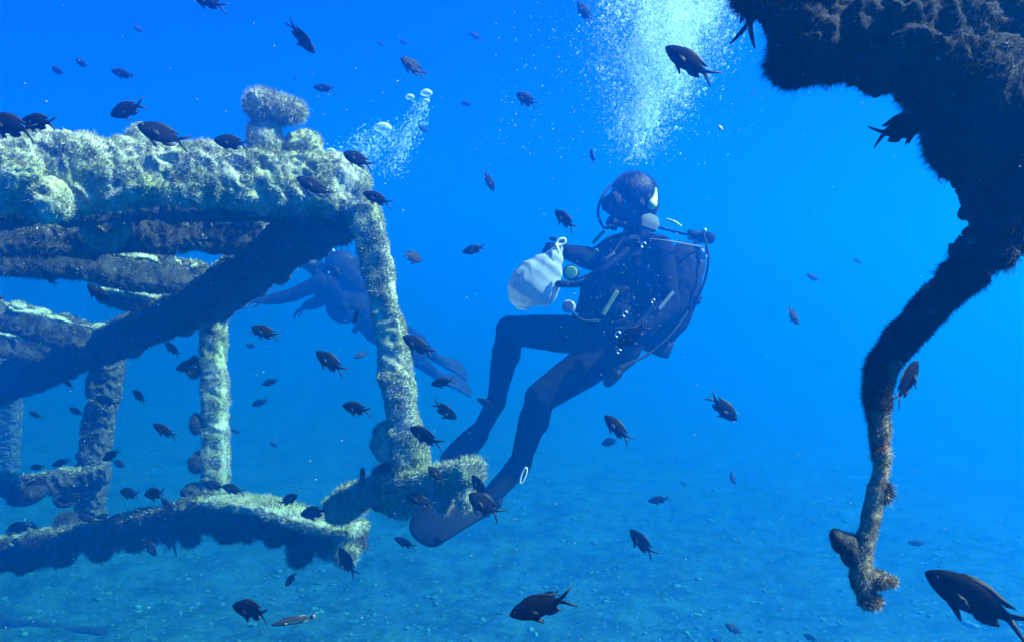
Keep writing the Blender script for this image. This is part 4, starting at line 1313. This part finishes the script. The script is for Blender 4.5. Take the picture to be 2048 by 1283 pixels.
# near diver
J = dict(pelvis=V3((1222, 668, 4.24)), chest=V3((1262, 545, 4.22)), neck=V3((1274, 470, 4.20)), head=V3((1266, 405, 4.16)),
         shL=V3((1318, 498, 4.07)), elL=V3((1338, 612, 4.03)), wrL=V3((1278, 660, 3.93)), shR=V3((1232, 494, 4.38)), elR=V3((1190, 520, 4.16)), wrR=V3((1138, 505, 4.10)),
         hiL=V3((1235, 690, 4.16)), knL=V3((1080, 795, 4.02)), anL=V3((1038, 930, 4.12)), toL=V3((985, 995, 4.08)),
         hiR=V3((1205, 672, 4.33)), knR=V3((1020, 660, 4.30)), anR=V3((992, 802, 4.42)), toR=V3((962, 862, 4.42)),
         handL=(-0.85, -0.1, -0.2), sideL=(0, 0.4, 0.9), handupL=(-.2, -1, .2), curlL=0.55, thumbL=-1,
         handR=(-1, -0.15, 0.1), sideR=(0, 0.3, 1), handupR=(0, -1, 0), curlR=0.85, thumbR=-1,
         tank_a=V3((1392, 492, 4.34)), tank_b=V3((1302, 700, 4.38)))
d1, add1, K = diver(J, 'scuba diver in black suit leaning back, head turned down left, holding a white bag', (-0.93, -0.30, -0.24), (-0.20, 0.10, 1.0), (-0.90, -0.42, 0.10), vox=0.0065)
L_ = K['L']
# nape flap
add1('neck_warmer', sweep([V3((1303, 434, 4.06)), V3((1299, 445, 4.04)), V3((1296, 456, 4.03))], [(.034, .014), (.046, .016), (.040, .012)], step=.006, nu=24, power=4, amp=0.002, ref=(0, 1, 0)), 'collar', label='pale collar flap at the nape')
# hoses
add1('hose', tube([K['fs'], V3((1345, 462, 4.36)), V3((1290, 440, 4.40)), V3((1235, 372, 4.34)), V3((1208, 388, 4.25)), V3((1196, 425, 4.18)), V3((1208, 455, 4.10)), V3((1226, 452, 4.08))], .0065), 'rubber', K['tk'], label='breathing hose looping in front of the face')
add1('hose', tube([K['fs'], V3((1405, 462, 4.22)), V3((1417, 510, 4.16)), V3((1410, 560, 4.15)), V3((1388, 610, 4.16))], .006), 'rubber', K['tk'])
add1('hose', tube([V3((1390, 600, 4.20)), V3((1345, 665, 4.1)), V3((1300, 705, 4.05)), V3((1268, 722, 4.02))], .0065), 'rubber', K['tk'])
oc = add1('spare_regulator', fuse([capsule(V3((1232, 748, 4.0)), V3((1218, 762, 4.0)), .034, .030, flat=(1, .8)), capsule(V3((1240, 738, 4.0)), V3((1268, 722, 4.01)), .022, .010)], .004, 3)[:2], 'rubber', label='spare regulator dangling behind the thigh')
# corrugated inflator hose across the chest
infl = [V3((1255, 500, 3.98)), V3((1205, 540, 3.95)), V3((1165, 566, 3.98)), V3((1122, 568, 4.00))]
V, Fc = sweep(infl, [(.015, .015)] * 4, step=.003, nu=18, power=2, amp=0, ref=(0, 1, .1))
rings_ = (np.arange(len(V)) // 18)
add1('inflator_hose', (V, Fc), 'rubber', K['bc'])
add1('inflator_valve', join_np([rbox(V3((1122, 568, 4.0)), (.05, .03, .032), np.eye(3))]), 'nylon', K['bc'])
# gauges
GB = basis((0, -1, 0), (0, 0, 1))


def disc(name, px, py, d, r, mat, rim, n=(0, -1, 0), lab=None):
    c = V3((px, py, d)); nn = np.array(n) / np.linalg.norm(n)
    o = add1(name, lathe(c - nn * .0, c + nn * .02, [(0, r * .8), (.1, r), (.8, r), (1, r * .85)]), rim, label=lab)
    add1('dial', lathe(c + nn * .019, c + nn * .022, [(0, r * .80), (.9, r * .80), (1, r * .7)]), mat, o)
    return o


disc('compass_gauge', 1143, 546, 3.97, .036, 'yellow_dim', 'rubber', (-.2, -1, .1), 'round green faced gauge hanging at the wrist')
disc('depth_gauge', 1138, 613, 3.98, .030, 'dialgrey', 'ringgrey', (-.15, -1, .1), 'round gauge with a pale rim at the waist')
add1('hose', tube([V3((1150, 560, 3.99)), V3((1185, 545, 4.0)), V3((1215, 520, 4.0)), V3((1250, 470, 4.05))], .0055), 'rubber', K['tk'])
add1('hose', tube([V3((1143, 622, 4.0)), V3((1165, 640, 4.0)), V3((1200, 640, 4.02))], .006), 'rubber', K['tk'])


def strap(name, a, b, w, mat, lab=None, mid=None):
    pts = [V3(a)] + ([V3(mid)] if mid else []) + [V3(b)]
    return add1(name, sweep(pts, [(w, .004)] * len(pts), step=.012, nu=16, power=4, amp=0.001, ref=(0.1, 1, .1)), mat, K['bc'], label=lab)


strap('webbing_strap', (1234, 583, 3.93), (1206, 628, 3.93), .010, 'greendull', 'dull green strap slanting over the belly')
strap('webbing_strap', (1194, 500, 4.02), (1172, 520, 4.05), .010, 'greendull', 'dull green strap on the chest')
strap('webbing_strap', (1208, 462, 4.14), (1186, 486, 4.12), .008, 'greendull', 'thin green line on the shoulder')
strap('shoulder_piping', (1334, 439, 4.0), (1362, 452, 4.05), .005, 'yellow', 'bright yellow green piping on the shoulder', mid=(1350, 444, 4.0))
strap('webbing_strap', (1300, 478, 3.95), (1405, 494, 4.2), .0035, 'grey', 'pale strap from shoulder to tank', mid=(1350, 484, 3.97))
strap('webbing_strap', (1318, 618, 3.93), (1346, 584, 3.95), .007, 'grey', 'pale strap over the elbow')
strap('webbing_strap', (1212, 518, 3.98), (1228, 506, 3.98), .008, 'grey', 'short pale strap on the chest')
add1('buckle', rbox(V3((1408, 508, 4.18)), (.036, .02, .052), np.eye(3)), 'white', K['tk'], label='bright white tag on the tank strap')
add1('buckle', rbox(V3((1410, 460, 4.2)), (.014, .012, .014), np.eye(3)), 'white', K['tk'])
for (x, y, r_) in ((1287, 490, .011), (1306, 602, .008), (1250, 628, .011), (1236, 668, .012), (1238, 702, .009)):
    c = V3((x, y, 3.9)); th = np.linspace(0.3, 4.4, 9)
    add1('ring', sweep([c + r_ * np.array([math.cos(a), 0, math.sin(a)]) for a in th], [(.003, .003)] * 9, step=.004, nu=8, power=2, amp=0, ref=(0, 1, 0)), 'metal', K['bc'])
add1('side_pouch', rbox(V3((1392, 598, 4.2)), (.05, .06, .05), basis((1, 0, 0.4), (0, 0, 1))), 'nylon', K['tk'])
# fins
for (an, to, tip, nrm, w1, nm) in (('anR', 'toR', (893, 962, 4.62), (-.55, -.75, .35), .095, 'far'), ('anL', 'toL', (824, 1070, 4.02), (-.25, -.80, .5), .112, 'near')):
    blade, pocket = fin_mesh(J[an] + (J[to] - J[an]) * .15, J[to], V3(tip), nrm, w1=w1)
    fo = add1('fin', blade, 'rubber')
    add1('foot_pocket', fuse(pocket, .006, 4)[:2], 'rubber', fo)
    a = J[an]; dt = (J[to] - a) / np.linalg.norm(J[to] - a)
    hl = a - dt * .045
    sdv = np.cross(dt, nrm); sdv /= np.linalg.norm(sdv); up_ = np.cross(sdv, dt)
    loop = [a + dt * .05 + sdv * .05, a + sdv * .052 - dt * .01, hl + sdv * .03 - dt * .012, hl - dt * .022, hl - sdv * .03 - dt * .012, a - sdv * .052 - dt * .01, a + dt * .05 - sdv * .05]
    add1('heel_strap', sweep(loop, [(.005, .011)] * 7, step=.008, nu=12, power=3, amp=0, ref=tuple(up_)), 'rubber', fo)
a = V3((1047, 950, 4.02))
th = np.linspace(0, 2 * math.pi, 17)
add1('strap_loop', sweep([a + np.array([0.010 * math.cos(t) + .012 * math.sin(t), 0, .036 * math.sin(t)]) for t in th], [(.004, .004)] * 17, step=.004, nu=10, power=2, amp=0, ref=(0, 1, 0)), 'white', label='pale loop at the heel')

# white catch bag in the diver's hand
bag = thing('catch_bag', 'thin white bag held out by the diver, swelling to the lower left', 'bag', P(1075, 550, 4.05))
prof = [(1119, 487, .010, .010), (1116, 500, .022, .020), (1108, 516, .046, .04), (1096, 534, .078, .06), (1082, 553, .105, .075), (1068, 572, .112, .08), (1055, 588, .100, .07), (1048, 602, .070, .05), (1046, 613, .030, .02)]
cs, sz = [V3((x, y, 4.05)) for x, y, a_, b_ in prof], [(a_, b_) for x, y, a_, b_ in prof]
V, Fc = sweep(cs, [(b_, a_) for a_, b_ in sz], step=.006, nu=96, power=2.3, amp=0, ref=(-.75, 0, .66))
cn = (V - V.mean(0))
V = V + cn * (0.05 * vnoise(V, 9, 4) + 0.035 * (1 - 2 * np.abs(vnoise(V * np.array([1.0, 1.0, 0.35]), 26, 5))))[:, None]
bg_o = part('bag_cloth', V, Fc, M['bag'], bag, bag.location)
th = np.linspace(0, 2 * math.pi, 13)
c = V3((1122, 484, 4.03))
part('tied_loop', *sweep([c + np.array([.020 * math.cos(t), 0, .014 * math.sin(t) + .006 * math.cos(t)]) for t in th], [(.006, .005)] * 13, step=.005, nu=12, power=2, amp=.002, ref=(0, 1, 0)), M['white'], bag, bag.location)
part('tied_end', *sweep([V3((1112, 488, 4.02)), V3((1116, 498, 4.0)), V3((1119, 510, 4.0))], [(.007, .004), (.006, .004), (.003, .003)], step=.004, nu=12, power=2, amp=.002, ref=(0, 1, 0)), M['white'], bag, bag.location)
part('seam_cord', *sweep([V3((1110, 492, 4.03)), V3((1078, 520, 4.03)), V3((1046, 550, 4.03)), V3((1030, 572, 4.03))], [(.002, .002)] * 4, step=.006, nu=8, power=2, amp=.002, ref=(0, 1, 0)), M['white'], bag, bag.location)
mk_ = part('printed_mark', *join_np([rbox(V3((1028 + dx, 573 + dz, 3.955)), (.012, .003, .004), basis((math.cos(q), 0, math.sin(q)), (0, 1, 0))) for dx, dz, q in ((-3, 0, 1.9), (3, -1, 1.3), (0, 4, .2), (1, -5, -.3))]), M['rubber'], bag, bag.location)
part('printed_mark', *rbox(V3((1041, 549, 3.955)), (.03, .003, .004), basis((1, 0, 1.2), (0, 1, 0))), M['rubber'], bag, bag.location)

# far diver, mostly behind the front post
D2 = 7.2
J2 = dict(pelvis=V3((745, 648, D2)), chest=V3((675, 575, D2)), neck=V3((632, 535, D2 - .02)), head=V3((603, 505, D2 - .03)),
          shL=V3((640, 565, D2 - .18)), elL=V3((585, 590, D2 - .2)), wrL=V3((532, 601, D2 - .25)), shR=V3((655, 540, D2 + .18)), elR=V3((640, 602, D2 + .2)), wrR=V3((612, 612, D2 - .02)),
          hiL=V3((752, 662, D2 - .09)), knL=V3((815, 702, D2 + .15)), anL=V3((868, 745, D2 + .5)), toL=V3((888, 758, D2 + .6)),
          hiR=V3((756, 640, D2 + .09)), knR=V3((820, 672, D2 + .35)), anR=V3((868, 712, D2 + .65)), toR=V3((888, 724, D2 + .75)),
          handL=(-1, 0, 0), sideL=(0, 1, 0.2), handupL=(0, 0, 1), handR=(-.8, 0, -.5), sideR=(0, 1, 0.2), handupR=(0, 0, 1),
          tank_a=V3((668, 505, D2 + .02)), tank_b=V3((770, 595, D2 + .02)))
d2, add2, K2 = diver(J2, 'distant hazy diver swimming level behind the front post', (-1, -0.15, -0.25), (-.2, 0, 1), (-0.45, -0.15, -0.85), vox=0.012, detail=False)
for (an, to, tip, nrm) in (('anL', 'toL', (936, 785, D2 + .95), (.4, -.6, .6)), ('anR', 'toR', (928, 752, D2 + 1.05), (.4, -.6, .6))):
    blade, pocket = fin_mesh(J2[an], J2[to], V3(tip), nrm, w1=.10)
    fo = add2('fin', blade, 'rubber')
    add2('foot_pocket', fuse(pocket, .008, 3)[:2], 'rubber', fo)

# ------------------------------------------------------------------ bubbles
def bubble_cloud(name, label, samples, sub=1):
    """samples: list of (point, radius)"""
    V0, F0 = ico(sub) if sub else (np.array([[1, 0, 0], [-1, 0, 0], [0, 1, 0], [0, -1, 0], [0, 0, 1], [0, 0, -1.0]]), np.array([[0, 2, 4], [2, 1, 4], [1, 3, 4], [3, 0, 4], [2, 0, 5], [1, 2, 5], [3, 1, 5], [0, 3, 5]]))
    C_ = np.array([p[:] for p, r in samples]); R_ = np.array([r for p, r in samples])
    sq = 0.75 + 0.25 * RNG.random((len(R_), 1, 1))
    Vb = V0[None] * R_[:, None, None]
    Vb[:, :, 2:3] *= sq * 1.3
    V = C_[:, None, :] + Vb
    Fc = (np.arange(len(C_))[:, None, None] * len(V0) + F0[None]).reshape(-1, 3)
    o = link(name, mesh_np(name, V.reshape(-1, 3), Fc, M['bubble']))
    tag(o, label, 'bubbles', kind='stuff')
    return o


rb = random.Random(5)
sm = []
# main column rising and widening from the diver's regulator
for i in range(20000):
    t = rb.random() ** 0.52                      # 0 at head, 1 at the top of the frame
    if rb.random() < 0.25:
        t = t * 1.25
    y = 335 - t * 345
    cx_ = 1268 + 95 * t ** 1.2
    w = 34 + 100 * t ** 0.9
    g = rb.gauss(0, 0.55)
    x = cx_ + w * g
    d = 4.25 + 0.22 * t * rb.gauss(0, 1) + 0.1 * rb.gauss(0, 1)
    # denser braided streaks
    if rb.random() < 0.3 + 0.5 * math.sin(x * 0.06 + 1.7 * math.sin(y * 0.025)) * math.sin(y * 0.026 - x * 0.03):
        continue
    r = 0.0015 + 0.0026 * rb.random() ** 2
    if rb.random() < 0.035:
        r = rb.uniform(0.004, 0.0085)
    sm.append((P(x, y, d), r))
fine = []
for i in range(56000):                            # froth too fine to tell apart
    t = rb.random() ** 0.42
    y = 330 - t * 345
    cx_ = 1268 + 100 * t ** 1.2
    x = cx_ + (36 + 95 * t ** 0.9) * rb.gauss(0, 0.55)
    if rb.random() < 0.25 + 0.5 * math.sin(x * 0.05 + 2.2 * math.sin(y * 0.021)) * math.sin(y * 0.03 + x * 0.02):
        continue
    fine.append((P(x, y, 4.25 + 0.2 * t * rb.gauss(0, 1) + 0.1 * rb.gauss(0, 1)), 0.0007 + 0.0008 * rb.random()))
for i in range(260):
    t = rb.random() ** 0.6
    sm.append((P(1268 + 95 * t + (10 + 85 * t) * rb.gauss(0, .6), 325 - t * 330, 4.2 + .15 * rb.gauss(0, 1)), rb.uniform(0.005, 0.010)))
for i in range(500):                              # loose stragglers
    x, y = rb.gauss(1270, 130), rb.uniform(-10, 330)
    sm.append((P(x, y, 4.2 + rb.gauss(0, .3)), 0.001 + 0.002 * rb.random()))
bubble_cloud('bubble_froth', 'milky froth of the finest bubbles inside the main column', fine, sub=0)
bubble_cloud('exhaled_bubbles', 'wide bright column of small bubbles rising from the near diver', sm)
sm = []
for i in range(2200):                             # second diver's two strings
    t = rb.random()
    if rb.random() < 0.62:
        x = 690 + 80 * t + rb.gauss(0, 22 + 8 * t); y = 350 - 88 * t + rb.gauss(0, 12)
    else:
        x = 785 + 62 * t + rb.gauss(0, 13 - 4 * t); y = 345 - 140 * t + rb.gauss(0, 10)
    r = 0.0026 + 0.004 * rb.random() ** 2
    if rb.random() < 0.04:
        r = rb.uniform(0.007, 0.011)
    sm.append((P(x, y, 7.4 + rb.gauss(0, .15)), r))
bubble_cloud('exhaled_bubbles', 'two thin strings of small bubbles rising behind the corner of the wreck', sm)
sm = [(P(rb.gauss(1040, 30), rb.gauss(235, 20), 5), 0.0018 + 0.002 * rb.random()) for i in range(14)]
sm += [(P(x, y, 5), 0.004) for x, y in ((1032, 228), (1030, 252), (1024, 205), (1085, 172))]
bubble_cloud('stray_bubbles', 'few stray bubbles under the deep bodied grey fish', sm)
bigs = [((853, 187), 12, 'large round bubble, topmost and right one of the upper pair'), ((820, 195), 9, 'round bubble left of the topmost one'),
        ((766, 257), 17, 'largest dome shaped bubble at the head of the left string'), ((852, 203), 8, 'round bubble right beneath the topmost one'),
        ((661, 304), 11, 'round bubble just behind the end of the top beam'), ((686, 312), 9, 'dim bubble between beam end and the dark plump fish')]
for (x, y), rp, lab in bigs:
    d = 7.4
    V, Fc = ico(4)
    V = V * np.array([1.0, 1.0, 0.72]) * (rp * d / F)
    V[:, 2] += np.where(V[:, 2] < 0, -V[:, 2] * 0.35, 0)
    V += (rp * d / F) * 0.06 * vnoise(V + np.array(P(x, y, d)), 40, 3)[:, None]
    o = link('air_bubble', mesh_np('air_bubble', V, Fc, M['bigbubble']))
    o.location = P(x, y, d)
    tag(o, lab, 'bubble', 'large bubbles from the far diver')

# drifting specks that catch the light
V0, F0 = ico(1)
V0n, acc = len(V0), []
C_, R_ = [], []
for i in range(900):
    d = rb.uniform(0.7, 5.5)
    x, y = rb.uniform(0, 2048), rb.uniform(0, 1283)
    C_.append(P(x, y, d)[:]); R_.append(0.0004 + 0.0009 * rb.random() ** 3 * d * 0.6)
for i in range(260):                               # many over the dark suit
    d = rb.uniform(2.2, 3.7)
    C_.append(P(rb.gauss(1235, 75), rb.gauss(590, 110), d)[:]); R_.append(0.0008 + 0.0008 * rb.random() ** 2)
C_, R_ = np.array(C_), np.array(R_)
V = C_[:, None, :] + V0[None] * R_[:, None, None] * (0.5 + RNG.random((len(R_), 1, 3)))
Fc = (np.arange(len(C_))[:, None, None] * V0n + F0[None]).reshape(-1, 3)
o = link('drifting_specks', mesh_np('drifting_specks', V.reshape(-1, 3), Fc, M['fleck']))
tag(o, 'tiny pale specks of debris drifting in the water', 'specks', kind='stuff')
for (x, y, r, lab) in ((1440, 256, 6, 'pale scrap drifting right of the main bubble column'),):
    V, Fc = ico(3)
    V = V * np.array([1, 0.4, 0.55]) + 0.3 * vnoise(V, 1.5, 3)[:, None] * V
    o = link('drifting_scrap', mesh_np('drifting_scrap', V * 0.010, Fc, M['fleck'])); o.location = P(x, y, 3.0); o.rotation_euler = (0, 0.5, 0)
    tag(o, lab, 'scrap')
